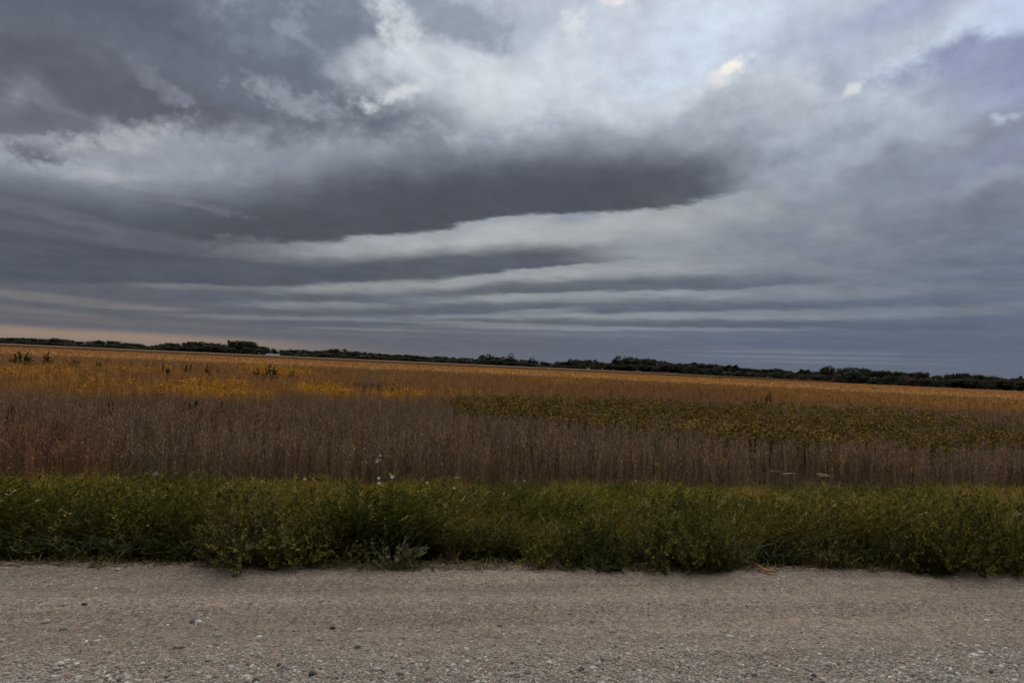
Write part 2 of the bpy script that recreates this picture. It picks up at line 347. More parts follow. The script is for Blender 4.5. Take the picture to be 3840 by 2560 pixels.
# ---------------------------------------------------------------- materials
def mat(name, rough=.9, spec=.2, tint=True, base=(.3, .3, .3), transl=0.0, var=0.0, vscale=30.0, bump=0.0, bscale=60.0):
    m = bpy.data.materials.new(name); m.use_nodes = True; t = m.node_tree; p = t.nodes['Principled BSDF']
    p.inputs['Roughness'].default_value = rough; p.inputs['Specular IOR Level'].default_value = spec
    src = None
    if tint:
        a = t.nodes.new('ShaderNodeAttribute'); a.attribute_name = 'tint'; src = a.outputs['Color']
    else:
        r = t.nodes.new('ShaderNodeRGB'); r.outputs[0].default_value = (*base, 1); src = r.outputs[0]
    if var:
        n = t.nodes.new('ShaderNodeTexNoise'); n.inputs['Scale'].default_value = vscale; n.inputs['Detail'].default_value = 4
        tc_ = t.nodes.new('ShaderNodeTexCoord'); t.links.new(tc_.outputs['Object'], n.inputs['Vector'])
        mr = t.nodes.new('ShaderNodeMapRange'); mr.inputs[1].default_value = .3; mr.inputs[2].default_value = .7
        mr.inputs[3].default_value = 1 - var; mr.inputs[4].default_value = 1 + var; t.links.new(n.outputs[0], mr.inputs[0])
        v = t.nodes.new('ShaderNodeVectorMath'); v.operation = 'SCALE'; t.links.new(src, v.inputs[0]); t.links.new(mr.outputs[0], v.inputs['Scale']); src = v.outputs[0]
    t.links.new(src, p.inputs['Base Color'])
    if bump:
        n = t.nodes.new('ShaderNodeTexNoise'); n.inputs['Scale'].default_value = bscale; n.inputs['Detail'].default_value = 5
        tc_ = t.nodes.new('ShaderNodeTexCoord'); t.links.new(tc_.outputs['Object'], n.inputs['Vector'])
        b = t.nodes.new('ShaderNodeBump'); b.inputs['Strength'].default_value = bump; b.inputs['Distance'].default_value = .02
        t.links.new(n.outputs[0], b.inputs['Height']); t.links.new(b.outputs[0], p.inputs['Normal'])
    if transl:
        tr = t.nodes.new('ShaderNodeBsdfTranslucent'); t.links.new(src, tr.inputs['Color'])
        mx = t.nodes.new('ShaderNodeMixShader'); mx.inputs[0].default_value = transl
        t.links.new(p.outputs[0], mx.inputs[1]); t.links.new(tr.outputs[0], mx.inputs[2]); t.links.new(mx.outputs[0], t.nodes['Material Output'].inputs[0])
    return m
M_soil = mat('soil', tint=True, spec=0.0, var=.25, vscale=9, bump=.6, bscale=25)
M_crop = mat('dry_crop', transl=.15)
M_grass = mat('grass_blades', transl=.25, spec=.12, rough=.8)
M_weed = mat('weed_leaves', transl=.2, spec=.1)
M_stem = mat('weed_stems', tint=True)
M_treeleaf = mat('tree_foliage', transl=.15, spec=.1)
M_bark = mat('bark', tint=False, base=(.07, .055, .045), var=.2, vscale=5)
M_stone = mat('pebble', rough=.75, spec=.3, var=.12, vscale=90, bump=.25, bscale=220)
M_petal = mat('petals', tint=True, transl=.2)
M_husk = mat('dry_husk', tint=True, rough=.6, spec=.3, var=.2, vscale=60)
M_metal = mat('grey_metal', tint=False, base=(.13, .135, .14), rough=.6, spec=.4)
M_white = mat('white_siding', tint=False, base=(.42, .44, .43), rough=.7, var=.05, vscale=1)
M_roof = mat('pale_green_roof', tint=False, base=(.24, .31, .30), rough=.5, spec=.4, var=.06, vscale=1)
M_dark = mat('dark_opening', tint=False, base=(.02, .02, .022))
M_wood = mat('weathered_pole', tint=False, base=(.16, .15, .14), var=.2, vscale=4)

# gravel road surface: compacted sandy gravel with fine grit
def road_mat():
    m = bpy.data.materials.new('gravel_surface'); m.use_nodes = True; t = m.node_tree; N = t.nodes; L = t.links; p = N['Principled BSDF']
    p.inputs['Roughness'].default_value = .95; p.inputs['Specular IOR Level'].default_value = .15
    tcn = N.new('ShaderNodeTexCoord').outputs['Object']
    def nz(sc, d=5, r=.6, vec=tcn):
        n = N.new('ShaderNodeTexNoise'); n.inputs['Scale'].default_value = sc; n.inputs['Detail'].default_value = d; n.inputs['Roughness'].default_value = r; L.new(vec, n.inputs['Vector']); return n.outputs[0]
    def mx(f, a, b, bt='MIX'):
        n = N.new('ShaderNodeMix'); n.data_type = 'RGBA'; n.blend_type = bt
        for i, v in ((0, f), (6, a), (7, b)):
            if isinstance(v, bpy.types.NodeSocket): L.new(v, n.inputs[i])
            else: n.inputs[i].default_value = v if i == 0 else (*v, 1)
        return n.outputs[2]
    def mr(v, a, b, c=0., d=1.):
        n = N.new('ShaderNodeMapRange'); L.new(v, n.inputs[0])
        for i, q in enumerate((a, b, c, d)): n.inputs[i + 1].default_value = q
        return n.outputs[0]
    st = N.new('ShaderNodeMapping'); L.new(tcn, st.inputs[0]); st.inputs['Scale'].default_value = (.12, 1.9, 1)
    c = mx(mr(nz(1.6, 5, .6, st.outputs[0]), .35, .65), ROAD_A, ROAD_B)
    c = mx(mr(nz(5, 6, .65, tcn), .3, .7, 0, .45), c, ROAD_C)
    vo = N.new('ShaderNodeTexVoronoi'); vo.inputs['Scale'].default_value = 95; L.new(tcn, vo.inputs['Vector'])
    g = N.new('ShaderNodeSeparateColor'); L.new(vo.outputs['Color'], g.inputs[0])
    c2 = N.new('ShaderNodeVectorMath'); c2.operation = 'SCALE'; L.new(c, c2.inputs[0]); L.new(mr(g.outputs[0], 0, 1, .60, 1.45), c2.inputs['Scale'])
    vo3 = N.new('ShaderNodeTexVoronoi'); vo3.inputs['Scale'].default_value = 38; L.new(tcn, vo3.inputs['Vector'])
    g3 = N.new('ShaderNodeSeparateColor'); L.new(vo3.outputs['Color'], g3.inputs[0])
    c3 = N.new('ShaderNodeVectorMath'); c3.operation = 'SCALE'; L.new(c2.outputs[0], c3.inputs[0]); L.new(mr(g3.outputs[1], 0, 1, .78, 1.22), c3.inputs['Scale'])
    L.new(c3.outputs[0], p.inputs['Base Color'])
    b1 = N.new('ShaderNodeBump'); b1.inputs['Strength'].default_value = .9; b1.inputs['Distance'].default_value = .012; L.new(nz(70, 6, .7), b1.inputs['Height'])
    b2 = N.new('ShaderNodeBump'); b2.inputs['Strength'].default_value = .8; b2.inputs['Distance'].default_value = .012; b2.invert = True
    L.new(vo.outputs['Distance'], b2.inputs['Height']); L.new(b1.outputs[0], b2.inputs['Normal']); L.new(b2.outputs[0], p.inputs['Normal'])
    return m
ROAD_A, ROAD_B, ROAD_C = (.295, .222, .172), (.455, .350, .275), (.285, .238, .205)
M_road = road_mat()

# ---------------------------------------------------------------- ground
ROAD_Y = 6.12
def sh(x): x = np.asarray(x, float); return -.03 - .045 * np.clip(x, -12, 16)
def edge_y(x): return ROAD_Y + sh(x) + .10 * (fbm(x, x * 0, 1.3, 3, 3) - .5) * 2
def crop_y(x): x = np.asarray(x, float); return 11.1 + .05 * np.clip(x, -20, 30) + .7 * (fbm(x, x * 0, .9, 4, 83) - .5)
def ground_z(x, y):
    y = np.asarray(y, float); y = y - sh(x) * np.clip((10.5 - y) / 3, 0, 1)
    z = np.interp(y, [-40, 5.9, 6.3, 7.0, 8.5, 10.0, 11.2, 14, 6000], [-.02, -.02, -.04, -.14, -.28, -.36, -.36, -.35, -.35])
    return z
xs = np.concatenate([[-7000, -2500, -900, -300, -100, -40], np.arange(-20, 30.1, .5), [40, 100, 300, 900, 2500, 7000]])
ys = np.concatenate([[-3000, -300, -20, 0, 3, 5], np.arange(5.7, 14, .25), [16, 20, 30, 50, 100, 200, 400, 900, 2500, 7000]])
GX, GY = np.meshgrid(xs, ys, indexing='ij'); GZ = ground_z(GX, GY)
def grid_faces(a, b):
    i, j = np.meshgrid(np.arange(a - 1), np.arange(b - 1), indexing='ij'); q = i * b + j
    return np.stack([q, q + b, q + b + 1, q + 1], -1).reshape(-1, 4)
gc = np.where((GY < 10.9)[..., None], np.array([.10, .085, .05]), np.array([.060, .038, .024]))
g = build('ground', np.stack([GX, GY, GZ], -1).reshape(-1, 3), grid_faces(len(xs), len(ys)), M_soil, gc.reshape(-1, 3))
tag(g, 'dark bare soil under the grass verge and crop, flat to the horizon', 'ground', kind='structure')
# road sheet
xs = np.concatenate([[-400, -100, -40, -20], np.arange(-8, 12.01, .05), [20, 40, 100, 400]]); ys = np.concatenate([[-3.2, 0, 2], np.arange(2.6, 6.45, .05)])
GX, GY = np.meshgrid(xs, ys, indexing='ij')
GY = np.where(GY > 6.3, 6.3 + (edge_y(GX) - 6.12 - sh(GX)), GY)
rut = .018 * np.exp(-((GY - 5.15) / .18) ** 2) - .014 * np.exp(-((GY - 4.75) / .25) ** 2) + .012 * np.exp(-((GY - 4.15) / .15) ** 2)
GZ = .004 + rut + .016 * (fbm(GX, GY, 2.2, 4, 5) - .5) + .02 * (fbm(GX, GY, 7, 3, 8) - .5) + np.where(GY > 6.1, -.07 * (GY - 6.1) / .2, 0)
rd = build('gravel_road', np.stack([GX, GY + sh(GX) * np.clip(GY / 3, 0, 1), GZ], -1).reshape(-1, 3), grid_faces(len(xs), len(ys)), M_road, smooth_=True)
tag(rd, 'brownish grey gravel road running across the foreground', 'road', kind='structure')
def road_z(x, y):
    x = np.asarray(x, float); y = np.asarray(y, float); y = y - sh(x) * np.clip(y / 3, 0, 1)
    rut = .018 * np.exp(-((y - 5.15) / .18) ** 2) - .014 * np.exp(-((y - 4.75) / .25) ** 2) + .012 * np.exp(-((y - 4.15) / .15) ** 2)
    return .004 + rut + .016 * (fbm(x, y, 2.2, 4, 5) - .5) + .02 * (fbm(x, y, 7, 3, 8) - .5) + np.where(y > 6.1, -.07 * (y - 6.1) / .2, 0)

# ---------------------------------------------------------------- stones
def ico(sub):
    t = (1 + 5 ** .5) / 2
    V = [(-1, t, 0), (1, t, 0), (-1, -t, 0), (1, -t, 0), (0, -1, t), (0, 1, t), (0, -1, -t), (0, 1, -t), (t, 0, -1), (t, 0, 1), (-t, 0, -1), (-t, 0, 1)]
    Fc = [(0, 11, 5), (0, 5, 1), (0, 1, 7), (0, 7, 10), (0, 10, 11), (1, 5, 9), (5, 11, 4), (11, 10, 2), (10, 7, 6), (7, 1, 8), (3, 9, 4), (3, 4, 2), (3, 2, 6), (3, 6, 8), (3, 8, 9), (4, 9, 5), (2, 4, 11), (6, 2, 10), (8, 6, 7), (9, 8, 1)]
    V = [unit(v) for v in V]
    for _ in range(sub):
        cache = {}; nf = []
        def mid(a, b):
            k = (min(a, b), max(a, b))
            if k not in cache: V.append(unit(V[a] + V[b])); cache[k] = len(V) - 1
            return cache[k]
        for a, b, c in Fc:
            ab, bc, ca = mid(a, b), mid(b, c), mid(c, a); nf += [(a, ab, ca), (b, bc, ab), (c, ca, bc), (ab, bc, ca)]
        Fc = nf
    return np.array(V), np.array(Fc)
def stone_shape(sub, seed, flat=.62):
    r = np.random.default_rng(seed); V, Fc = ico(sub)
    for _ in range(7):                # planar chips
        d = unit(r.normal(size=3)); h = r.uniform(.62, .9); k = V @ d; V = V - np.outer(np.maximum(0, k - h), d)
    V = V * (1 + .06 * np.sin(V @ r.normal(size=3) * 4)[:, None]); V = V * np.array([1.15, .85, flat]); V[:, 2] += flat * .45
    return V * .5, Fc, np.ones((len(V), 3))
chips = [stone_shape(0, s, .5) for s in range(5)]; pebs = [stone_shape(1, 20 + s, r_) for s, r_ in enumerate((.6, .7, .5, .8, .55))]
def stone_cols(n, r, bright=1.0):
    pal = np.array([(.44, .38, .33), (.33, .30, .27), (.54, .50, .45), (.36, .28, .23), (.25, .245, .245), (.72, .68, .62), (.09, .09, .10), (.46, .35, .27)])
    p = np.array([.26, .20, .16, .14, .07, .08, .03, .06]); c = pal[r.choice(len(pal), n, p=p)]
    return c * r.uniform(.8, 1.2, (n, 1)) * bright
def scatter_road(n, r, ymin, ymax, xm=(-5.5, 9)):
    y = r.uniform(ymin, ymax, n * 3); x = r.uniform(*xm, n * 3)
    w = .10 + .9 * np.clip((4.55 - y) / .6, 0, 1) ** 1.3 + .35 * np.exp(-((y - 5.05) / .10) ** 2) + .30 * np.exp(-((y - 5.62) / .09) ** 2) + .12 * np.clip((5 - y) / .5, 0, 1)
    w *= .55 + .9 * fbm(x * .6, y * 2, 1.5, 3, 31)
    ok = r.uniform(0, 1.2, n * 3) < w; y = y + sh(x); ok &= y < edge_y(x) + .1
    return x[ok][:n], y[ok][:n]
parts = []
for i, T in enumerate(chips):
    x, y = scatter_road(24000, rng, 3.2, 6.25); n = len(x); s = rng.gamma(3.0, .0024, n) + .004
    s *= .85 + .5 * np.clip((4.6 - y), 0, 1)
    parts.append(replicate(T, np.stack([x, y, road_z(x, y) - s * .1], -1), rng.uniform(0, 6.28, n), s, stone_cols(n, rng)))
for i, T in enumerate(pebs):
    x, y = scatter_road(1900, rng, 3.2, 6.2); n = len(x); s = rng.gamma(3.0, .0036, n) + .008
    s *= np.where(y > 4.9, .8, 1.1)
    parts.append(replicate(T, np.stack([x, y, road_z(x, y) - s * .12], -1), rng.uniform(0, 6.28, n), s, stone_cols(n, rng)))
V, Fc, C = merge(parts)
tag(build('gravel', V, Fc, M_stone, C), 'loose grey and tan gravel chips strewn over the road', 'gravel', kind='stuff')
# single stones one can point at
W, CR, DK, TN, BL, GY_, PK = (.72, .70, .66), (.66, .60, .50), (.055, .055, .065), (.38, .31, .24), (.17, .19, .22), (.30, .29, .28), (.38, .27, .23)
ST = [(316, 2263, 17, DK, 'small black stone alone on the left of the road, near the grass'), (745, 2317, 24, W, 'round white stone beside a purplish dark one, left middle of road'),
      (722, 2315, 22, (.14, .12, .13), 'purplish dark stone touching the left side of a round white stone'), (818, 2368, 24, (.36, .38, .37), 'smooth grey stone with a sandy tail, left middle of road'),
      (785, 2413, 17, (.62, .55, .49), 'pinkish white stone below the smooth grey one, left of road'), (224, 2491, 28, W, 'flat elongated white stone, lower left, near a rounder cream stone'),
      (249, 2476, 22, CR, 'cream stone just above the flat white one, lower left'), (924, 2526, 27, CR, 'large cream egg shaped stone at the bottom, left of centre'),
      (779, 2475, 24, GY_, 'grey stone with dark underside, bottom left quarter of road'), (229, 2550, 26, (.58, .57, .53), 'pale oval stone at the very bottom left edge'),
      (1248, 2336, 20, DK, 'black stone in the middle distance, left of the long white sliver'), (959, 2545, 22, (.08, .08, .10), 'dark angular stone at the bottom edge beside the cream egg shaped one'),
      (442, 2125, 16, (.50, .46, .40), 'pale stone at the grass foot on the left'), (1352, 2343, 22, CR, 'long whitish sliver of stone, centre left of the road'),
      (1873, 2335, 18, (.13, .12, .125), 'dark round stone standing up in the centre of the road'), (1340, 2416, 26, (.13, .15, .18), 'flat slate blue stone, centre left, alone on smooth grit'),
      (1566, 2433, 24, PK, 'reddish brown stone with flat top, centre of the road'), (1679, 2506, 18, W, 'white stone tilted on its side, bottom centre'),
      (1606, 2530, 30, TN, 'tan wedge shaped stone at the bottom centre'), (2059, 2481, 24, CR, 'cream rounded stone leaning on a tan one, bottom centre right'),
      (2182, 2506, 30, (.09, .09, .10), 'largest black stone, bottom centre right'), (1978, 2512, 28, BL, 'blue grey pointed stone at bottom centre'),
      (1820, 2464, 15, W, 'small bright white stone above the pointed blue grey stone'), (1950, 2412, 22, TN, 'light brown flat stone in the centre, next to a tiny dark one'),
      (2736, 2377, 24, W, 'elongated white stone, left one of a pair right of centre'), (2819, 2379, 15, W, 'small white stone, right one of a pair right of centre'),
      (3068, 2332, 14, W, 'round white stone farther back, right half of the road'), (3499, 2318, 20, (.55, .53, .49), 'pale grey rounded stone far right, middle of the road'),
      (3382, 2497, 24, CR, 'pale oval stone lying diagonally, bottom right'), (3757, 2493, 22, W, 'white egg shaped stone near the right edge of the photo'),
      (3050, 2527, 24, DK, 'dark stone with shiny top at the bottom, right of centre'), (3497, 2445, 15, (.78, .76, .72), 'very bright round white stone, lower right'),
      (3110, 2487, 20, CR, 'rounded cream stone beside a flat grey one, bottom right of centre'), (3241, 2412, 16, (.5, .48, .45), 'whitish stone in the right half, midway down the road')]
for i, (px, py, w, c, lb) in enumerate(ST):
    p = at(px, py + w * .25, .01); s = w * p[1] / F_PX * 1.02; T = stone_shape(2, 50 + i, rng.uniform(.5, .72))
    V = T[0] * s * 1.0; V = V @ np.array(Matrix.Rotation(rng.uniform(-.6, .6), 3, 'Z')).T
    o = build('stone', V, T[1], M_stone, np.tile(c, (len(V), 1)), smooth_=True)
    o.location = (p[0], p[1], float(road_z(p[0], p[1])) - s * .06); tag(o, lb, 'stone', 'single stones on the gravel road')

# ---------------------------------------------------------------- field colours (inherent colour of the ripening crop, by place)
# ellipses in photo thousandths: centre x, y, rx, ry (2352 px wide frame), class
def ell(u, v, cx, cy, rx, ry, sl=.0445):
    return ((u - cx) / rx) ** 2 + ((v - cy - sl * (u - cx)) / ry) ** 2
YEL = [(60, 844, 120, 8, .8), (270, 838, 150, 6, .4), (250, 875, 220, 18, .35), (520, 868, 70, 7, .5), (500, 886, 150, 14), (650, 846, 80, 7), (590, 840, 60, 6, .7), (750, 882, 70, 9, 1.2), (870, 888, 45, 9, 1.3), (862, 857, 14, 9, 1.2), (945, 890, 65, 6, .8), (1050, 893, 80, 4, .5),
       (1160, 849, 110, 4, .25), (1310, 871, 90, 6, .45), (1480, 868, 200, 5, .2), (1700, 885, 250, 6, .25), (1980, 905, 260, 7, .25), (2230, 920, 200, 8, .35)]
GRN = [(1160, 923, 110, 18), (1300, 932, 190, 24), (1500, 930, 160, 18), (1420, 950, 130, 14), (1650, 955, 200, 28), (1850, 968, 260, 28), (2100, 978, 260, 26, .8), (2330, 984, 200, 22, .7), (1950, 940, 250, 12, .5), (1080, 914, 40, 8)]
RED = [(90, 1010, 170, 60, .9), (30, 950, 100, 40, .5), (500, 940, 160, 25, .35), (2470, 1050, 80, 30, .5), (1480, 1047, 70, 16, .6), (280, 895, 120, 20, .5), (1560, 890, 240, 14, .4)]
def field_color(x, y, r=None):
    u, v = px_of(x, y, np.full_like(x, .36)); u = u / D; v = v / D
    dist = np.hypot(x, y)
    nu = (fbm(x, y, .25, 4, 41) - .5); nv = (fbm(x, y, .25, 4, 47) - .5); nf = fbm(x, y, .8, 3, 51) - .5
    uu = u + nu * 120; vv = v + (nv + nf * .6) * 16 * np.clip((v - 790 - .0445 * u) / 70, .25, 2.2)
    h = v - 785.5 - .0445 * u
    far = np.array([.54, .285, .105]); pink = np.array([.50, .258, .122]); front = np.array([.335, .228, .142])
    k = np.clip((vv - 785.5 - .0445 * uu - (70 + np.clip(1000 - uu, -600, 1000) * .028)) / 12, -1, 1) * .5 + .5
    s = np.clip(fbm(x, y, .06, 3, 61) * 2 - .5, 0, 1)[:, None]
    c = far * (1 - s) + (far * .6 + pink * .4) * s
    c = c * (1 - k[:, None]) + front * k[:, None]
    def mask(L):
        m = np.zeros(len(x))
        for e in L:
            w = e[4] if len(e) > 4 else 1.0
            m = np.maximum(m, w * np.clip(1.6 - ell(uu, vv, *e[:4]) * 1.0, 0, 1))
        return m
    red = mask(RED)[:, None] * .8; c = c * (1 - red) + np.array([.36, .18, .095]) * red
    ym = mask(YEL); gm = np.clip(mask(GRN) * 1.5, 0, 1)
    gm = gm * np.clip(.45 + (fbm(x, y, .8, 4, 71) - .42) * 3.2, .04, 1)
    yk = np.clip(ym, 0, 1.3)[:, None] / 1.3
    c = c * (1 - yk) + np.array([.82, .42, .055]) * yk
    return c, gm, ym, h
# crop plant templates (unit height)
def dry_plant(seed, pods, w=1.0, br=2):
    r = np.random.default_rng(seed); L = []
    stemc = (.95, .95, .95)
    for b in range(br + 1):
        a = r.uniform(0, 6.28); sp = 0 if b == 0 else r.uniform(.04, .12) if w < 1.4 else r.uniform(.08, .18); h0 = 0 if b == 0 else r.uniform(.12, .3); top = 1.0 if b == 0 else r.uniform(.7, .95)
        tt = np.linspace(0, 1, 4); path = np.stack([np.cos(a) * sp * tt ** .7 + r.normal(0, .01, 4), np.sin(a) * sp * tt ** .7 + r.normal(0, .01, 4), h0 + (top - h0) * tt], -1)
        na = r.uniform(0, 3.14); L.append(strip(path, np.array([.011, .009, .007, .003]) * w, (np.cos(na), np.sin(na), 0), stemc))
        for _ in range(pods // (br + 1)):
            t = r.uniform(.12, 1); p = np.array([np.interp(t, tt, path[:, k]) for k in range(3)])
            d = unit([r.normal(0, .55), r.normal(0, .55), r.choice([-1, 1.2])]); s = unit(np.cross(d, r.normal(size=3)))
            L.append(leaf(p, d, s, r.uniform(.05, .09) * w ** .5, r.uniform(.008, .014) * w, np.ones(3) * (r.uniform(.5, 1.4) if w < 1.4 else r.uniform(.75, 1.25))))
    return merge(L)
def leafy_plant(seed, leaves, w=1.0):
    r = np.random.default_rng(seed); L = [dry_plant(seed, 6, w, 1)]
    for _ in range(leaves):
        z = 1.02 - abs(r.normal(0, .22)); a = r.uniform(0, 6.28); q = r.uniform(.02, .26); p = np.array([np.cos(a) * q, np.sin(a) * q, max(.15, z)])
        d = unit([np.cos(a) + r.normal(0, .5), np.sin(a) + r.normal(0, .5), r.uniform(-.9, .25)]); s = unit(np.cross(d, [0, 0, 1] + r.normal(0, .4, 3)))
        L.append(leaf(p, d, s, r.uniform(.07, .12) * w ** .6, r.uniform(.022, .036) * w ** .6, np.ones(3) * r.uniform(.45, 1.4)))
    return merge(L)
def sector(n, r0, r1, r, az0=-36, az1=58):
    a = np.radians(r.uniform(az0, az1, n)); d = np.sqrt(r.uniform(r0 * r0, r1 * r1, n)); return d * np.sin(a), d * np.cos(a)
FIELD_END = 285.0
cropparts = []; leafparts = []
def sow(r0, r1, dens, pods, leaves, w, hs=.71, wide=1.0, seed=0):
    area = R(94) / 2 * (r1 * r1 - r0 * r0); n = int(area * dens); r = np.random.default_rng(900 + seed)
    x, y = sector(n, r0, r1, r)
    row = .38; xr = np.round(x / row) * row + r.normal(0, .10, n)
    x = np.where(y < 24, xr, x)
    ok = (y > crop_y(x) + .12) & (y < FIELD_END)
    # a few open wheel rows, seen end-on
    k = np.round(x / row).astype(int)
    lane_c = np.array([-1.43, -.98, -.53, -.12, .30, .76, 1.2]); hw = np.array([.03, .05, .11, .07, .09, .06, .03])
    op = (np.abs(x[:, None] - lane_c - .04 * np.sin(y[:, None] * .7 + lane_c * 9)) < hw * 1.7 * np.clip((y[:, None] - 33) / 9, 0, 1) * np.clip((112 - y[:, None]) / 50, 0, 1)).any(1)
    ok &= ~op
    # thin trampled place by the grass edge
    u, v = px_of(x, y, np.full(n, -.1)); ok &= ~((ell(u / D, v / D, 1850, 1090, 150, 12, 0) < 1) & (r.random(n) < .85))
    x, y = x[ok], y[ok]; n = len(x); c, gm, ym, h = field_color(x, y)
    hh = hs * (1 + .10 * (fbm(x, y, .35, 3, 91) - .5) * 2) * r.uniform(.78, 1.1, n) * (1 - .12 * (y < 12.2) * r.random(n))
    c = c * r.uniform(.62, 1.35, (n, 1)) * (1 + r.normal(0, .05, (n, 3)))
    isg = r.random(n) < gm * .9; isy = (r.random(n) < ym * .14) & ~isg & (y < 66)
    z = ground_z(x, y)
    for kind, sel in (('d', ~isg & ~isy), ('g', isg), ('y', isy)):
        idx = np.where(sel)[0]
        for q in range(4):
            ii = idx[q::4]
            if len(ii) == 0: continue
            if kind == 'd': T = dry_plant(seed * 10 + q, pods, w); cc = c[ii]
            else:
                T = leafy_plant(seed * 10 + q, leaves, w)
                if kind == 'g':
                    base = np.array([.17, .115, .014]); yl = np.array([.25, .165, .018]); br_ = np.array([.22, .10, .022])
                    m = r.random((len(ii), 1)); cc = np.where(m < .55, base, np.where(m < .8, yl, br_)) * r.uniform(.55, 1.3, (len(ii), 1))
                else: cc = np.array([.68, .32, .025]) * r.uniform(.5, 1.1, (len(ii), 1))
            pos = np.stack([x[ii], y[ii], z[ii]], -1); wd = np.minimum(wide, np.where((y[ii] > 33) & (y[ii] < 125), .40 + .9 * np.maximum(0, abs(x[ii] + .15) - .5) + .8 * np.clip((y[ii] - 80) / 45, 0, 1), 9)) if r1 > 30 else wide; s = np.stack([hh[ii] * wd, hh[ii] * wd, hh[ii]], -1)
            (cropparts if kind == 'd' else leafparts).append(replicate(T, pos, r.uniform(0, 6.28, len(ii)), s, cc, r.normal(0, .07, (len(ii), 2))))
sow(10.4, 20, 34, 38, 26, 1.15, seed=1)
sow(20, 34, 16, 21, 24, 1.5, seed=2)
sow(34, 65, 6, 12, 16, 2.0, wide=1.2, seed=3)
sow(65, 130, 2.6, 9, 7, 2.6, wide=1.7, seed=4)
sow(130, 300, 1.2, 6, 5, 3.6, wide=2.2, seed=5)
V, Fc, C = merge(cropparts); tag(build('dry_crop', V, Fc, M_crop, C), 'dry brown soybean stalks standing across the whole field', 'crop', kind='stuff')
V, Fc, C = merge(leafparts); tag(build('leafy_crop', V, Fc, M_crop, C), 'soybeans still in green and yellow leaf in patches of the field', 'crop', kind='stuff')
# litter / closed canopy level between the far plants
aa = np.radians(np.linspace(-45, 66, 260)); rr = np.geomspace(60, 340, 150)
A, Q = np.meshgrid(aa, rr, indexing='ij'); X = Q * np.sin(A); Y = Q * np.cos(A)
cc, gm, ym, h = field_color(X.ravel(), Y.ravel())
Z = -.35 + .52 * np.clip((Q - 60) / 60, 0, 1) + .05 * (fbm(X, Y, .5, 3, 5) - .5)
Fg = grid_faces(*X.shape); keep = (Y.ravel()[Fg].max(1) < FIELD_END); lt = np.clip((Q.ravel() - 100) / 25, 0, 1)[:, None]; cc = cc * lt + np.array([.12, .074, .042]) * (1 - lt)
g = build('crop_canopy', np.stack([X, Y, Z], -1).reshape(-1, 3), Fg[keep], M_soil, cc * .85)
tag(g, 'closed brown canopy of the distant soybean rows', 'crop', kind='stuff')

# pale crop beyond the soybeans, shade on its near face painted in dark brown
XE = at(3143, 1431, .2); XE = XE[0] / XE[1] * 291
def pale_field():
    xs = np.concatenate([np.linspace(-900, XE, 400)]); L = []
    n = len(xs); e = 290 + 1.0 * (fbm(xs, xs * 0, .1, 3, 2) - .5)
    ys = np.array([0, 10, 60, 160, 420]); X, Yg = np.meshgrid(xs, ys, indexing='ij'); Yw = e[:, None] + Yg
    X2 = X * (1 + 0 * Yg); Z = np.where(Yg == 0, .60, .63) + .05 * (fbm(X, Yw, .3, 3, 4) - .5)
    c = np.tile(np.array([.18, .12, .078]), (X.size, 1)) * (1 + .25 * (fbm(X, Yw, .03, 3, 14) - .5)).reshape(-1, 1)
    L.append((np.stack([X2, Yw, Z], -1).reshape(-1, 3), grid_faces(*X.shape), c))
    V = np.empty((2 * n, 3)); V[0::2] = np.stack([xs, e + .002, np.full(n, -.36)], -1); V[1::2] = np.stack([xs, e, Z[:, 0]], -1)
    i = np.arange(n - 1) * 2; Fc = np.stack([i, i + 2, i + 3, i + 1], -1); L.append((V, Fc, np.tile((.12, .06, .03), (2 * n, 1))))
    # stalks standing along the edge, tinted dark to match that shade
    m = 9000; x = rng.uniform(-700, XE, m); y = 289.2 + rng.uniform(-1.0, .3, m)
    T = dry_plant(3, 6, 4.0); L.append(replicate(T, np.stack([x, y, np.full(m, -.36)], -1), rng.uniform(0, 6.28, m), rng.uniform(.85, .99, m), np.tile((.15, .085, .04), (m, 1)) * rng.uniform(.6, 1.3, (m, 1))))
    return merge(L)
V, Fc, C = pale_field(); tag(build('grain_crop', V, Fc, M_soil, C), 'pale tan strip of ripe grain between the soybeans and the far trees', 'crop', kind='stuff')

# ---------------------------------------------------------------- verge: grass
def blade(seed, w=.007, curl=.5):
    r = np.random.default_rng(seed); tt = np.linspace(0, 1, 4); k = curl * r.uniform(.5, 1.3)
    path = np.stack([k * tt ** 2 * .6, r.normal(0, .02) * tt, tt - .35 * k * tt ** 2.2], -1)
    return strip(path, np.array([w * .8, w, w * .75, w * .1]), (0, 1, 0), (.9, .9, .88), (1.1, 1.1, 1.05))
def plume(seed, n=22, w=1.0):
    """feathery weed shoot of unit length"""
    r = np.random.default_rng(seed); tt = np.linspace(0, 1, 4); k = r.uniform(.15, .5)
    path = np.stack([k * tt ** 1.8, r.normal(0, .05) * tt, tt * (1 - .15 * k)], -1); L = [strip(path, np.array([.006, .005, .004, .003]) * w, (0, 1, 0), (.9, .85, .7))]
    for i in range(n):
        t = r.uniform(.18, 1) ** .8; p = np.array([np.interp(t, tt, path[:, q]) for q in range(3)])
        a = r.uniform(0, 6.28); d = unit([np.cos(a), np.sin(a), r.uniform(.3, 1.5)]); s = unit(np.cross(d, r.normal(size=3)))
        L.append(leaf(p, d, s, r.uniform(.08, .16) * (1.15 - .5 * t), r.uniform(.010, .017) * w, np.ones(3) * r.uniform(.6, 1.35)))
    return merge(L)
def verge_h(y): return 1.0 * np.interp(y, [6.2, 6.45, 7.2, 8.5, 10, 11.4], [.34, .48, .50, .41, .33, .27])
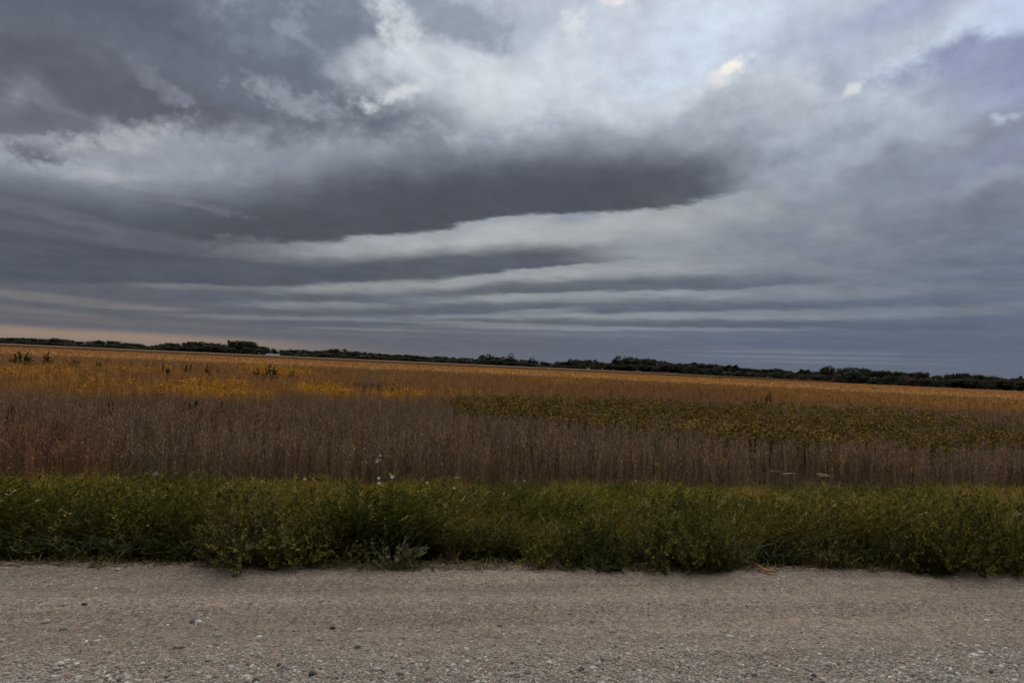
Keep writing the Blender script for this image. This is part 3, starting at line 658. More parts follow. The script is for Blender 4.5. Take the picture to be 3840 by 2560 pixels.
def verge_pts(n, r, y0=6.28, y1=11.6, mode=1.0):
    t = r.random(n) ** mode; a = np.radians(r.uniform(-37, 58, n)); x = (y0 + (y1 - y0) * t) * np.tan(a)
    lo = edge_y(x) + (y0 - ROAD_Y); y = lo + (crop_y(x) + .15 - lo) * t; return x, y
def verge_col(x, y, r, n):
    g1, g2, g3, g4 = np.array([.130, .125, .014]), np.array([.205, .165, .022]), np.array([.25, .165, .05]), np.array([.070, .078, .012])
    a = np.clip((fbm(x, y, .45, 4, 111) - .38) * 4, 0, 1)[:, None]; b = np.clip((fbm(x, y, .8, 3, 117) - .44) * 5, 0, 1)[:, None]; e = np.clip((fbm(x, y, 1.0, 4, 119) - .50) * 7, 0, 1)[:, None]
    c = g1 * (1 - a) + g2 * a; c = c * (1 - .6 * b) + g3 * .6 * b; c = c * (1 - .9 * e) + g4 * .9 * e
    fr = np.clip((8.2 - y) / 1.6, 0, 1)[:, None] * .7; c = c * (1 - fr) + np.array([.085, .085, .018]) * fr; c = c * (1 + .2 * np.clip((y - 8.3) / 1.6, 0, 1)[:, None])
    dry = (r.random((n, 1)) < .07); c = np.where(dry, np.array([.34, .27, .14]), c)
    return c * r.uniform(.55, 1.75, (n, 1))
parts = []
for q in range(6):
    n = 25000; x, y = verge_pts(n, rng, y0=6.62, mode=1.1); lump = .35 + 1.25 * fbm(x, y, 1.1, 4, 131)
    h = verge_h(y) * rng.uniform(.5, 1.0, n) * lump * (1 - .25 * (y < 7.3))
    rz = rng.uniform(-3.14, 3.14, n) * rng.choice([1, .35], n)
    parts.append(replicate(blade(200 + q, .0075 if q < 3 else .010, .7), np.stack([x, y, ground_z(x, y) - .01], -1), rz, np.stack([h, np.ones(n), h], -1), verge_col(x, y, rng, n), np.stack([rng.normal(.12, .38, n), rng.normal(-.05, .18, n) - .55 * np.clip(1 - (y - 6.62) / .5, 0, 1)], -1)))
for q in range(5):
    n = 5200; x, y = verge_pts(n, rng, y0=6.6, mode=1.25); h = verge_h(y) * rng.uniform(.7, 1.12, n) * (.35 + 1.3 * fbm(x, y, 1.1, 4, 131))
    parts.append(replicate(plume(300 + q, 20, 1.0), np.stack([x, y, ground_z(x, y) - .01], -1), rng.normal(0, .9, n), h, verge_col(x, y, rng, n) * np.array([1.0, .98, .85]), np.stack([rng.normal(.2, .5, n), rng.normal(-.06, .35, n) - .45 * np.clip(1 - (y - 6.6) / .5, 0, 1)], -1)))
# stray tufts where the verge thins out over the gravel, and grass straggling into the crop
for q in range(4):
    n = 380; c0 = rng.integers(0, 70, n); cr_ = np.random.default_rng(60 + q); ca = np.radians(cr_.uniform(-36, 56, 70)); cx = 6.0 * np.tan(ca); cy_ = edge_y(cx) - np.abs(cr_.normal(0, .10, 70)) + .03
    x = cx[c0] + rng.normal(0, .05, n); y = cy_[c0] + rng.normal(0, .03, n); h = rng.uniform(.04, .12, n)
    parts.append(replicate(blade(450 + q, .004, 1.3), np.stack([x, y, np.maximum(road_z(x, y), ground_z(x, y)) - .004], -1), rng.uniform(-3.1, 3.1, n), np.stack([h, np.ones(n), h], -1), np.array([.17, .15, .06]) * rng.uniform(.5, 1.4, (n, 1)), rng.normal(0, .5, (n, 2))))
    n = 2600; a = np.radians(rng.uniform(-37, 58, n)); x = 11.2 * np.tan(a); y = crop_y(x) + rng.normal(.15, .3, n); h = rng.uniform(.12, .34, n) * (fbm(x, y, 1.3, 3, 171) > .48)
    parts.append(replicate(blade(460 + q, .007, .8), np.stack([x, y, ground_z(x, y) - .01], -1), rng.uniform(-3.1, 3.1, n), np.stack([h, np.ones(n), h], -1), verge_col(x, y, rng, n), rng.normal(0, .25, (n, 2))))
# long arching blades along the road edge
for q in range(5):
    n = 900; a = np.radians(rng.uniform(-37, 58, n)); x = 6.2 * np.tan(a); y = edge_y(x) + rng.uniform(.12, .7, n)
    dens = (fbm(x, y * 0, 1.1, 3, 151) > .42) | (x < -1.2); x, y = x[dens], y[dens]; n = len(x)
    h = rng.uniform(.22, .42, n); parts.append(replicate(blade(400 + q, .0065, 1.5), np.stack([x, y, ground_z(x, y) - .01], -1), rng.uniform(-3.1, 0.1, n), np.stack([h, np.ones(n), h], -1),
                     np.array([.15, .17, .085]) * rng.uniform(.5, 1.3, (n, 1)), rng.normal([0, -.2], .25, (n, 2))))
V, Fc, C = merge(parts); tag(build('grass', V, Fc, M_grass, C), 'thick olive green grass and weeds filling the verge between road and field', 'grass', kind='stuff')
# dead leaf litter at the road edge
n = 5200; a = np.radians(rng.uniform(-37, 58, n)); x = 6.15 * np.tan(a); y = edge_y(x) - .14 + np.abs(rng.normal(0, .2, n))
T = leaf(np.zeros(3), np.array([1., 0, .08]), np.array([0, 1., 0]), 1.0, .12, (1, 1, 1))
V, Fc, C = replicate(T, np.stack([x, y, np.maximum(road_z(x, y), ground_z(x, y)) + .006], -1), rng.uniform(0, 6.28, n), rng.uniform(.02, .07, n), np.array([.17, .10, .065]) * rng.uniform(.4, 1.6, (n, 1)))
tag(build('leaf_litter', V, Fc, M_husk, C), 'reddish brown dead leaves and straw lying where grass meets gravel', 'litter', kind='stuff')

# ---------------------------------------------------------------- weed bushes: stems + foliage
def bush_proto(seed, sprigs, upright, col, stemcol, sparse=1.0, ls=1.0):
    r = np.random.default_rng(seed); S = []; Lf = []
    for k in range(int(sprigs * 1.5)):
        a = r.uniform(0, 6.28); out = r.uniform(.1, 1.0) ** .5; top = np.array([np.cos(a) * out * .62, np.sin(a) * out * .62, (1 - .80 * out ** 2.2) * r.uniform(.5, 1.05) * upright])
        if k % 4 == 0: top[2] *= .35
        tt = np.linspace(0, 1, 6); bend = r.uniform(.5, .9)
        path = np.stack([top[0] * tt ** bend, top[1] * tt ** bend, top[2] * tt ** (1.25 if out > .6 else .95)], -1); path[3:, 2] += np.array([0, .02, .06]) * out
        path[1:] += r.normal(0, .012, (5, 3)); path[:, 2] = np.maximum(path[:, 2], .012)
        for ax in ((1, 0, 0), (0, 1, 0)): S.append(strip(path, np.array([.008, .007, .006, .005, .004, .002]), ax, stemcol))
        for sp in range(int(7 * sparse)):       # side shoots, each a feathery spike
            t0 = r.uniform(.35, 1); b = np.array([np.interp(t0, tt, path[:, q]) for q in range(3)])
            dd = unit(unit(top * [1.6, 1.6, .6]) + r.normal(0, .6, 3) + [.15, 0, .12]); ln = r.uniform(.10, .22); lum = r.choice([.45, .8, 1.2, 1.9])
            for i in range(16):
                t = r.uniform(0, 1); p = b + dd * ln * t + np.array([0, 0, .05]) * t * t
                d = unit(dd + r.normal(0, .8, 3)); s = unit(np.cross(d, r.normal(size=3)))
                Lf.append(leaf(p, d, s, ls * r.uniform(.025, .05) * (1.25 - .6 * t), ls * r.uniform(.008, .014), np.array(col) * lum * r.uniform(.7, 1.3)))
    return merge(S), merge(Lf)
PROT = {}
for nm, a in dict(full=(501, 46, 1.0, (.165, .145, .045), (.17, .13, .08)), wide=(502, 44, .8, (.165, .15, .038), (.15, .11, .07)), tall=(503, 54, 1.15, (.135, .125, .028), (.14, .12, .05)),
                  grey=(504, 22, .9, (.19, .19, .10), (.26, .21, .15), .8), brown=(505, 18, .9, (.20, .135, .075), (.24, .15, .10), .8), dark=(506, 40, 1.0, (.065, .075, .018), (.13, .12, .06)), farg=(507, 26, 1.1, (.070, .078, .026), (.06, .05, .03), 1.0, 2.2), farb=(508, 18, 1.1, (.09, .05, .028), (.09, .06, .04), .8, 2.0)).items():
    S, Lf = bush_proto(*a)
    e = empty('weed_bush', (0, 0, 0)); so = build('stems', *S[:2], M_stem, S[2], e); fo = build('foliage', *Lf[:2], M_weed, Lf[2], e); PROT[nm] = e
used = set()
def bush(kind, u, v, wpx, hpx, label, z=None, y_extra=0.0, name='weed_bush'):
    z0 = 0.0 if z is None else z; p = at(u * D, v * D, z0); p[1] += y_extra; p[2] = float(ground_z(p[0], p[1])) if z is not None else float(np.maximum(road_z(p[0], p[1]), ground_z(p[0], p[1])))
    dep = p[1]; W_ = wpx * dep / (F_PX / D) * 1.06; H_ = hpx * dep / (F_PX / D)
    o = PROT[kind] if kind not in used else copy_tree(PROT[kind]); used.add(kind)
    o.name = name; o.location = p; o.rotation_euler = (R(rng.uniform(-3, 3)), R(rng.uniform(0, 9)), rng.uniform(0, 6.28)); o.scale = (W_ / 1.15, W_ / 1.15, H_)
    tag(o, label, 'weed', 'weeds along the edge of the gravel road'); return o
BUSH = [('full', 560, 1300, 190, 185, 'big drooping grey green weed spilling onto the gravel, left of centre'), ('wide', 670, 1290, 180, 150, 'olive weed just right of the big drooping weed'),
        ('full', 780, 1278, 150, 130, 'dark weed with bare reddish stem, between the drooping weed and the pale one'), ('grey', 905, 1296, 130, 115, 'pale grey green weed with stems fanning from one point at the road edge'),
        ('wide', 1010, 1250, 150, 75, 'yellowish weed sprays hanging above the brown dry weed'), ('brown', 1038, 1282, 55, 60, 'small brown dry weed in the dark hollow, centre'), ('brown', 1008, 1290, 36, 30, 'tiny brown weed tuft left of the brown dry weed'),
        ('grey', 870, 1303, 45, 18, 'low brown sprig flat on the gravel left of the pale weed'), ('dark', 912, 1306, 40, 14, 'tiny dark green sprig lying below the pale weed'),
        ('wide', 1270, 1292, 140, 140, 'olive weed at the right end of the dark hollow'), ('dark', 1370, 1300, 150, 150, 'bushy dark weed right of the hollow, leaning over small sprigs'), ('brown', 1300, 1302, 60, 30, 'curly brownish low weed at the road edge right of the hollow'),
        ('grey', 1402, 1311, 42, 22, 'isolated low tuft sitting on the gravel, centre right'), ('full', 1500, 1298, 170, 160, 'broad weed with dark gaps, right of the isolated tuft'), ('tall', 1590, 1304, 170, 190, 'tallest dense weed right of centre, left of the orange husk'),
        ('full', 1668, 1296, 110, 150, 'weed whose right side hangs over the orange husk'), ('dark', 1615, 1306, 110, 60, 'dark low growth at the foot of the tallest dense weed'), ('wide', 1790, 1272, 120, 100, 'shaded weed behind the pale grass blades, right half'),
        ('full', 1900, 1293, 130, 140, 'yellow green weed right of the pale grass blades'), ('brown', 1880, 1300, 70, 60, 'brownish weed sprays touching the gravel, right half'), ('wide', 1985, 1290, 130, 120, 'curled weed between two dark gaps, right half'),
        ('full', 2070, 1300, 140, 140, 'weed with a pale bent stem, left of the largest right hand weed'), ('tall', 2180, 1314, 190, 215, 'largest windblown weed near the right edge'), ('dark', 2130, 1312, 130, 90, 'low dark weed lying on the gravel under the largest weed'),
        ('tall', 2310, 1312, 180, 200, 'windblown weed at the very right edge'), ('wide', 2420, 1315, 170, 180, 'weed cut off by the right edge of the photo'), ('dark', 1130, 1268, 130, 110, 'dark shaded weed at the back of the central hollow'),
        ('dark', 420, 1275, 120, 110, 'dark weed where the arching grass ends, left'), ('wide', 300, 1262, 150, 120, 'olive weed behind the arching grass blades, left'), ('full', 130, 1262, 160, 120, 'olive weed above the arching grass, far left'), ('dark', 10, 1270, 130, 110, 'dark weed cut off by the left edge')]
for k, u, v, w, h, lb in BUSH: bush(k, u, v, w, h, lb)
BACK = [('tall', 90, 1200, 190, 90, 'dark green weed mound standing up in the grass, far left'), ('dark', 300, 1150, 130, 60, 'dark weed patch in the grass below the left seed heads'), ('full', 480, 1205, 200, 90, 'rounded weed clump in the grass above the drooping weed'),
        ('wide', 760, 1170, 190, 70, 'bright weed clump in the grass below the white flowers'), ('dark', 900, 1140, 90, 45, 'small dark weed below the leaning pale stalk'), ('dark', 1190, 1150, 130, 65, 'bluish dark weed in the grass, centre'), ('wide', 1060, 1195, 200, 80, 'wide olive weed in the grass left of centre dark weed'),
        ('tall', 1500, 1190, 220, 100, 'domed weed in the grass behind the broad weed'), ('dark', 1440, 1130, 120, 50, 'dark weed close to the crop edge, centre right'), ('full', 1760, 1190, 200, 80, 'soft olive weed in the grass behind the husk'), ('dark', 2000, 1150, 150, 60, 'dark weed patch near the crop edge, right'),
        ('tall', 2160, 1200, 230, 110, 'tall dark weed mound behind the largest windblown weed'), ('tall', 2330, 1190, 190, 90, 'weed mound in the grass at the right edge'), ('dark', 1110, 1098, 60, 28, 'leafy green weed on the boundary of grass and stalks, centre'), ('dark', 1440, 1104, 90, 30, 'green weed on the boundary of grass and stalks, right of centre'), ('dark', 1752, 1098, 30, 36, 'small upright green weed at the foot of the dry stalks')]
for k, u, v, w, h, lb in BACK: bush(k, u, v + h * .35, w, h * 1.15, lb, z=-.2, name='weed_clump')

# ---------------------------------------------------------------- weeds standing in the field
FW = [(81, 1352, 52, 30, 'dark', 'large round green weed in the field, far left'), (172, 1354, 22, 30, 'tall', 'upright green weed right of the large round one, far left'), (193, 1356, 14, 18, 'brown', 'thin reddish weed next to the upright green one'),
      (278, 1362, 30, 26, 'brown', 'forked brown weed on the left, above yellow patches'), (373, 1368, 26, 14, 'dark', 'low green weed left of the brown leaning one'), (457, 1374, 30, 12, 'brown', 'low leaning brown weed in the left field'),
      (551, 1374, 10, 20, 'brown', 'thin upright tan weed in the left field'), (623, 1388, 34, 18, 'dark', 'grey green weed, first of three in a row left of centre'), (702, 1384, 36, 20, 'dark', 'dark spiky weed, second of three in a row left of centre'), (778, 1387, 20, 20, 'tall', 'small dark weed, third of three in a row left of centre'),
      (814, 1388, 16, 18, 'brown', 'reddish spindly weed beside the three dark ones'), (962, 1400, 30, 20, 'dark', 'thin dark weed just left of the biggest weed clump'), (1015, 1402, 46, 34, 'dark', 'biggest dark green weed clump in the yellow part of the field'), (1092, 1406, 26, 18, 'tall', 'dark weed right of the biggest clump in the yellow part'),
      (1304, 1416, 8, 8, 'brown', 'tiny dark weed left of the open crop rows'), (1346, 1442, 8, 12, 'dark', 'narrow dark weed left of the open crop rows'), (1473, 1464, 14, 14, 'dark', 'blackish weed just right of the open crop rows'), (1477, 1428, 14, 9, 'brown', 'small dark weed above the blackish one'),
      (1777, 1460, 14, 14, 'brown', 'dark pointed weed above the green leaf patch'), (2063, 1442, 12, 14, 'brown', 'reddish weed in the middle distance, centre'), (2287, 1474, 10, 16, 'dark', 'small dark weed above the green leaf patch, centre right'), (2871, 1492, 12, 16, 'dark', 'left shoot of a pair of dark weeds above the leaf patch'), (2885, 1492, 14, 24, 'tall', 'right and taller shoot of a pair of dark weeds above the leaf patch'),
      (426, 1530, 28, 34, 'dark', 'dull green weed in the brown stalks, left'), (707, 1518, 60, 24, 'dark', 'wide dull green weed in the brown stalks, left of centre'), (824, 1524, 36, 26, 'dark', 'dull green weed with arching top in the brown stalks'), (873, 1514, 30, 14, 'brown', 'leaning weed tip right of the arching one'), (39, 1540, 26, 26, 'dark', 'faint green weed in the stalks at the left edge'), (1061, 1523, 14, 12, 'brown', 'tiny dark weed in the pinkish stalks'),
      (3280, 1455, 40, 7, 'brown', 'long low dark weed far off on the right'), (3697, 1476, 14, 8, 'brown', 'small dark weed far off near the right edge'), (2697, 1420, 12, 7, 'dark', 'tiny green weed far off, right of centre')]
for u, v, w, h, k, lb in FW:
    zc = .30; p = at(u, v, zc); dep = float(np.hypot(p[0], p[1])); W_ = w * dep / F_PX; H_ = h * dep / F_PX + .55; k = 'farb' if k == 'brown' else 'farg'; first = k not in used; used.add(k)
    o = PROT[k] if first else copy_tree(PROT[k]); o.name = 'field_weed'; o.location = (p[0], p[1], -.35); o.rotation_euler = (0, R(rng.uniform(-4, 6)), rng.uniform(0, 6.28)); o.scale = (W_ * .95, W_ * .95, H_)
    tag(o, lb, 'weed', 'weeds standing above the field crop')
# ---------------------------------------------------------------- yellow leaved soybean plants near the grass
T = leafy_plant(77, 26, 1.1)
for u, v, w, h, lb in [(2708, 1735, 50, 60, 'bright yellow leaved plant among dry stalks, right of centre'), (3160, 1722, 50, 50, 'sparse yellow leaved plant among dry stalks, right'), (3340, 1740, 70, 50, 'yellow leaved plant, right of the sparse yellow one'), (3420, 1762, 30, 26, 'few yellow leaves low in the stalks, far right'),
                       (1357, 1733, 16, 20, 'single yellow leaved stalk left of the white flowers'), (2452, 1732, 16, 16, 'small orange leaf cluster in the stalks, centre right'), (458, 1704, 18, 14, 'lone yellow leaf cluster high in the stalks, left'), (1865, 1632, 18, 12, 'lone yellow leaf cluster in the stalks, centre')]:
    p = at(u, v, .1); dep = p[1]; s = w * dep / F_PX / .4
    e = empty('yellow_plant', (p[0], p[1] , -.35)); st = dry_plant(5, 9); st = (st[0] * [.9, .9, .78], st[1], st[2] * [.2, .15, .1])
    build('stem', *st[:2], M_crop, st[2], e); r = np.random.default_rng(u); L = []
    hpx = h * dep / F_PX
    for _ in range(int(5 + w * .4)):
        q = np.array([r.normal(0, w * dep / F_PX * .33), r.normal(0, .08), .1 - p[2] * 0 + .35 + r.uniform(-.5, .5) * hpx]); d = unit([r.normal(), -abs(r.normal()), r.normal(0, .7)]); sd_ = unit(np.cross(d, r.normal(size=3)))
        L.append(leaf(q, d, sd_, r.uniform(.035, .065), r.uniform(.014, .024), np.array([.70, .36, .03]) * r.uniform(.45, 1.05)))
    L = merge(L); build('leaves', *L[:2], M_petal, L[2], e); tag(e, lb, 'plant', 'yellow leaved plants among the dry stalks')
# ---------------------------------------------------------------- flowers and seed heads
def disc(n, r_, cup, col, rr):
    L = []
    for i in range(n):
        a = i * 6.283 / n; d = unit([math.cos(a), math.sin(a), cup]); s = np.array([-math.sin(a), math.cos(a), 0]); L.append(leaf(np.zeros(3), d, s, r_, r_ * .45, np.array(col) * rr.uniform(.85, 1.1)))
    return L
def flower(u, v, w, col, label, zc, seedhead=False, cat='flower'):
    r = np.random.default_rng(int(u + v)); p = at(u, v, zc); s = max(.011, w * p[1] / F_PX * .55); gz = float(ground_z(p[0], p[1]))
    e = empty('seed_head_stalk' if seedhead else 'flower', (p[0], p[1], gz)); hz = zc - gz
    st = strip(np.array([[0, .02, 0], [.01, .01, hz * .6], [0, 0, hz]]), np.array([.003, .003, .002]), (1, 0, 0), (.14, .15, .05)); build('stem', *st[:2], M_stem, st[2], e)
    L = []
    if seedhead:
        for _ in range(90):
            d = unit(r.normal(size=3)); sd_ = unit(np.cross(d, r.normal(size=3))); L.append(leaf(d * s * .15, d, sd_, s, s * .09, np.array(col) * r.uniform(.8, 1.1)))
    else:
        L = disc(9, s, .35, col, r) + [(v_ + np.array([0, 0, .002]), f_, c_) for v_, f_, c_ in disc(6, s * .5, .8, np.array(col) * [.9, .85, .5], r)]
    L = merge(L); Vv = L[0] @ np.array(Matrix.Rotation(.9, 3, 'X')).T; Vv[:, 2] += hz
    build('seed_head' if seedhead else 'petals', Vv, L[1], M_petal, L[2], e); tag(e, label, cat, 'flowers and seed heads by the field edge')
WH, YE, SH = (.80, .80, .76), (.75, .42, .03), (.55, .50, .42)
for a in [(1429, 1706, 16, WH, 'topmost white flower of the cluster in the stalks, left of centre', .05), (1411, 1730, 18, WH, 'white flower lowest in the cluster in the stalks', 0.), (1447, 1709, 9, WH, 'small white flower right of the topmost one', .05), (1426, 1724, 8, WH, 'tiny white flower between the two larger ones', .0),
          (1471, 1788, 16, WH, 'white flower at the grass edge beside a yellow one', -.1), (1463, 1778, 14, YE, 'orange yellow flower at the grass edge beside a white one', -.08), (1421, 1812, 14, WH, 'white flower in the grass under the crop edge', -.1), (1420, 1792, 12, WH, 'white flower right at the crop edge, left of the yellow one', -.1), (1435, 1817, 8, WH, 'tiny white flower lowest of the grass edge group', -.1),
          (1656, 1740, 12, WH, 'white flower low in the stalks, centre', -.05), (1703, 1830, 10, WH, 'small white flower alone in the grass, centre', -.05), (1602, 1810, 10, WH, 'small pale flower in the grass left of the lone one', -.05), (3817, 1921, 22, WH, 'cream flower cluster in the grass at the right edge', .1), (3823, 1940, 9, WH, 'tiny cream flower below the cluster at the right edge', .1),
          (1143, 1797, 12, WH, 'small white flower at the crop edge, left of centre', -.08), (451, 1807, 7, WH, 'tiny white flower between the two left seed heads', -.05), (1967, 1802, 7, WH, 'tiny white speck flower in grass, centre right', -.1), (2383, 1802, 7, WH, 'tiny white flower near the dark boundary weed', -.1)]:
    flower(*a[:5], a[5])
for a in [(582, 1779, 20, SH, 'pale round seed head at the crop edge, left', -.05), (274, 1831, 20, SH, 'pale round seed head standing in the grass, far left', .0), (130, 1826, 8, SH, 'tiny seed head left of the far left round one', .0), (660, 1773, 10, SH, 'small seed head right of the crop edge one', -.05)]:
    flower(*a, seedhead=True, cat='seed head')
# leaning pale grass stalk
p0, p1 = at(1357, 1832, -.05), at_y(1336, 1775, at(1357, 1832, -.05)[1])
T = strip(np.array([p0 - [0, 0, .25], p0, (p0 + p1) / 2 + [-.01, 0, 0], p1]), [.006, .007, .006, .002], (1, 0, 0), (.34, .33, .12)); tag(build('grass_stalk', *T[:2], M_grass, T[2]), 'pale green leaning stalk rising from the grass below the white flowers', 'stalk')
# pale broken sticks at the trampled spot
def stick(u0, v0, u1, v1, r_, label, z=-.12):
    a, b = at(u0, v0, z), at(u1, v1, z); d = b - a; m = (a + b) / 2 + np.array([0, 0, .01]); V = []
    up = np.array([0, 0, 1.]); sd_ = unit(np.cross(d, up))
    for c, q in ((a, 1), (m, .9), (b, .4)):
        for k in range(6): an = k * math.pi / 3; V.append(c + r_ * q * (up * math.sin(an) + sd_ * math.cos(an)))
    Fc = [[j * 6 + k, j * 6 + (k + 1) % 6, (j + 1) * 6 + (k + 1) % 6, (j + 1) * 6 + k] for j in range(2) for k in range(6)]
    tag(build('stick', V, Fc, M_husk, np.tile((.60, .48, .36), (18, 1))), label, 'stick', 'broken stalks at the bare spot')
stick(3055, 1777, 3110, 1781, .012, 'longest pale broken stalk lying at the bare spot by the grass'); stick(3072, 1784, 3125, 1787, .009, 'thin pale stalk just below the longest one')
stick(2935, 1777, 2990, 1775, .010, 'pale stalk lying at the left end of the bare spot'); stick(2890, 1765, 2930, 1769, .008, 'short stalk left of the bare spot, above the rest'); stick(1705, 1793, 1730, 1790, .008, 'tiny pale stalk on the crop edge, centre', -.12)
# bare dark soil hollow behind them
# orange corn husk leaf on the gravel
def husk():
    a, b = at(2816, 2112, .04), at(2912, 2150, .012); n = 14; t = np.linspace(0, 1, n)[:, None]; path = a * (1 - t) + b * t
    path[:, 1] -= .035 * np.sin(np.pi * t[:, 0]); path[:, 2] = .012 + .03 * (1 - t[:, 0]) ** 2 + .006 * np.sin(t[:, 0] * 9); d = unit(b - a); s = unit(np.cross(d, [0, 0, 1.])); w = .020 * np.sin(np.pi * np.clip(t[:, 0] * .92 + .04, 0, 1)) ** .7
    V = []; 
    for i in range(n):
        for k, (o_, z_) in enumerate(((-1, .012), (-.45, .002), (0, .006), (.45, .002), (1, .014))): V.append(path[i] + s * o_ * w[i] + [0, 0, z_])
    Fc = [[i * 5 + k, i * 5 + k + 1, (i + 1) * 5 + k + 1, (i + 1) * 5 + k] for i in range(n - 1) for k in range(4)]
    c = np.tile((.50, .19, .045), (len(V), 1)) * np.repeat(np.linspace(.75, 1.15, n), 5)[:, None]
    return V, Fc, c
V, Fc, c = husk(); o = build('corn_leaf', V, Fc, M_husk, c, smooth_=True); tag(o, 'curved dry orange brown leaf lying on the gravel at the weeds edge', 'leaf')

# ---------------------------------------------------------------- far trees
def tree_proto(seed, shape, col, n=2600):
    """unit tree: height 1, crown about 1 wide"""
    r = np.random.default_rng(seed); Lf = []; S = []
    cl = []
    if shape == 'round':  cl = [(r.uniform(-.30, .30), r.uniform(-.3, .3), r.uniform(.28, .82), r.uniform(.12, .22)) for _ in range(22)]; cl = [(x, y, min(z, .88 - 1.5 * (x * x + y * y)), q) for x, y, z, q in cl]
    if shape == 'broad':  cl = [(r.uniform(-.42, .42), r.uniform(-.3, .3), r.uniform(.22, .86), r.uniform(.10, .2)) for _ in range(26)]; cl = [(x, y, min(z, .88 - .9 * x * x), q) for x, y, z, q in cl]
    if shape == 'ragged': cl = [(r.uniform(-.38, .38), r.uniform(-.3, .3), r.uniform(.15, .92), r.uniform(.07, .15)) for _ in range(26)]
    if shape == 'poplar':
        for k in range(7):
            x0 = (k - 3) * .12 + r.normal(0, .015); top = 1 - .055 * (k - 3) ** 2 + r.normal(0, .03); cl += [(x0 * (1 + .3 * z), r.uniform(-.12, .12), z * top, .115 * (1.25 - z)) for z in np.linspace(.15, .96, 8)]
        cl += [(r.uniform(-.32, .32), r.uniform(-.2, .2), r.uniform(.12, .5), .14) for _ in range(12)]
    if shape == 'spire':  cl = [(r.normal(0, .02), r.normal(0, .02), z, .16 * (1.08 - z)) for z in np.linspace(.08, .96, 14)]
    if shape == 'umbrella': cl = [(r.uniform(-.45, .45), r.uniform(-.3, .3), r.uniform(.62, .86), r.uniform(.1, .16)) for _ in range(18)] + [(r.uniform(-.3, .3), r.uniform(-.2, .2), r.uniform(.1, .4), .14) for _ in range(6)]
    if shape == 'shrub': cl = [(r.uniform(-.5, .5), r.uniform(-.3, .3), r.uniform(.1, .75), r.uniform(.16, .24)) for _ in range(18)]; cl = [(x, y, z * (1 - 1.2 * x * x), q) for x, y, z, q in cl]
    per = n // len(cl)
    for x, y, z, q in cl:
        lum = r.uniform(.65, 1.3)
        for _ in range(per):
            d = unit(r.normal(size=3)); p = np.array([x, y, z]) + d * q * r.uniform(.45, 1.05) * [1, 1, .85]; p[2] = max(.02, p[2])
            f = unit(d + r.normal(0, .6, 3)); a = unit(np.cross(f, r.normal(size=3))); b = np.cross(f, a); s = r.uniform(.02, .042)
            Lf.append((np.array([p - a * s, p + b * s * .8, p + a * s, p - b * s * .8]), np.array([[0, 1, 2, 3]]), np.tile(np.array(col) * lum * r.uniform(.8, 1.2), (4, 1))))
    def limb(a, b, r0, r1):
        a, b = np.array(a, float), np.array(b, float); d = unit(b - a); s = unit(np.cross(d, [.3, .9, .1])); t = np.cross(d, s); V = []
        for c, q in ((a, r0), (b, r1)):
            for k in range(6): an = k * math.pi / 3; V.append(c + q * (s * math.cos(an) + t * math.sin(an)))
        return np.array(V), np.array([[k, (k + 1) % 6, 6 + (k + 1) % 6, 6 + k] for k in range(6)]), np.ones((12, 3))
    S.append(limb((0, 0, -.03), (0, 0, .45), .028, .018))
    for k in range(5): a = r.uniform(0, 6.28); S.append(limb((0, 0, r.uniform(.15, .42)), (math.cos(a) * .26, math.sin(a) * .2, r.uniform(.5, .8)), .014, .004))
    Lf = merge(Lf); q = Lf[0]; k_ = 1.0 / np.percentile(q[:, 2], 99.3); q[:, 2] *= k_
    q[:, :2] *= (.5 if shape not in ('spire',) else .5) / np.percentile(np.abs(q[:, 0]), 98)
    S = merge(S); e = empty('tree', (0, 0, 0)); build('crown', *Lf[:2], M_treeleaf, Lf[2], e); build('trunk', *S[:2], M_bark, None, e)
    return e
dg, og, rb, gg = (.078, .082, .052), (.095, .095, .056), (.115, .085, .065), (.100, .105, .075)
TP = {}
for i, (sh, c) in enumerate([('round', dg), ('round', og), ('broad', dg), ('broad', gg), ('ragged', og), ('ragged', rb), ('poplar', dg), ('spire', dg), ('umbrella', og), ('shrub', gg), ('shrub', rb), ('round', rb)]):
    TP[sh + str(i)] = tree_proto(700 + i, sh, c)
tused = set()
def tree(kind, px, top, wpx, depth, label, group, name='tree', base=-.4):
    y = depth; p = at_y(px, top, y); H_ = p[2] - base; W_ = wpx * np.linalg.norm([p[0], p[1]]) / F_PX * (math.cos(R(24)) if 0 else 1)
    key = [k for k in TP if k.startswith(kind)]; key = key[int(rng.integers(len(key)))] if len(key) > 1 and kind not in TP else (kind if kind in TP else key[0])
    o = TP[key] if key not in tused else copy_tree(TP[key]); tused.add(key)
    o.name = name; o.location = (p[0], y, base); o.rotation_euler = (0, 0, rng.uniform(-.5, .5) + (math.pi if rng.random() < .5 else 0)); o.scale = (W_, W_ * .9, H_)
    tag(o, label, 'tree' if name == 'tree' else 'shrub', group); return o
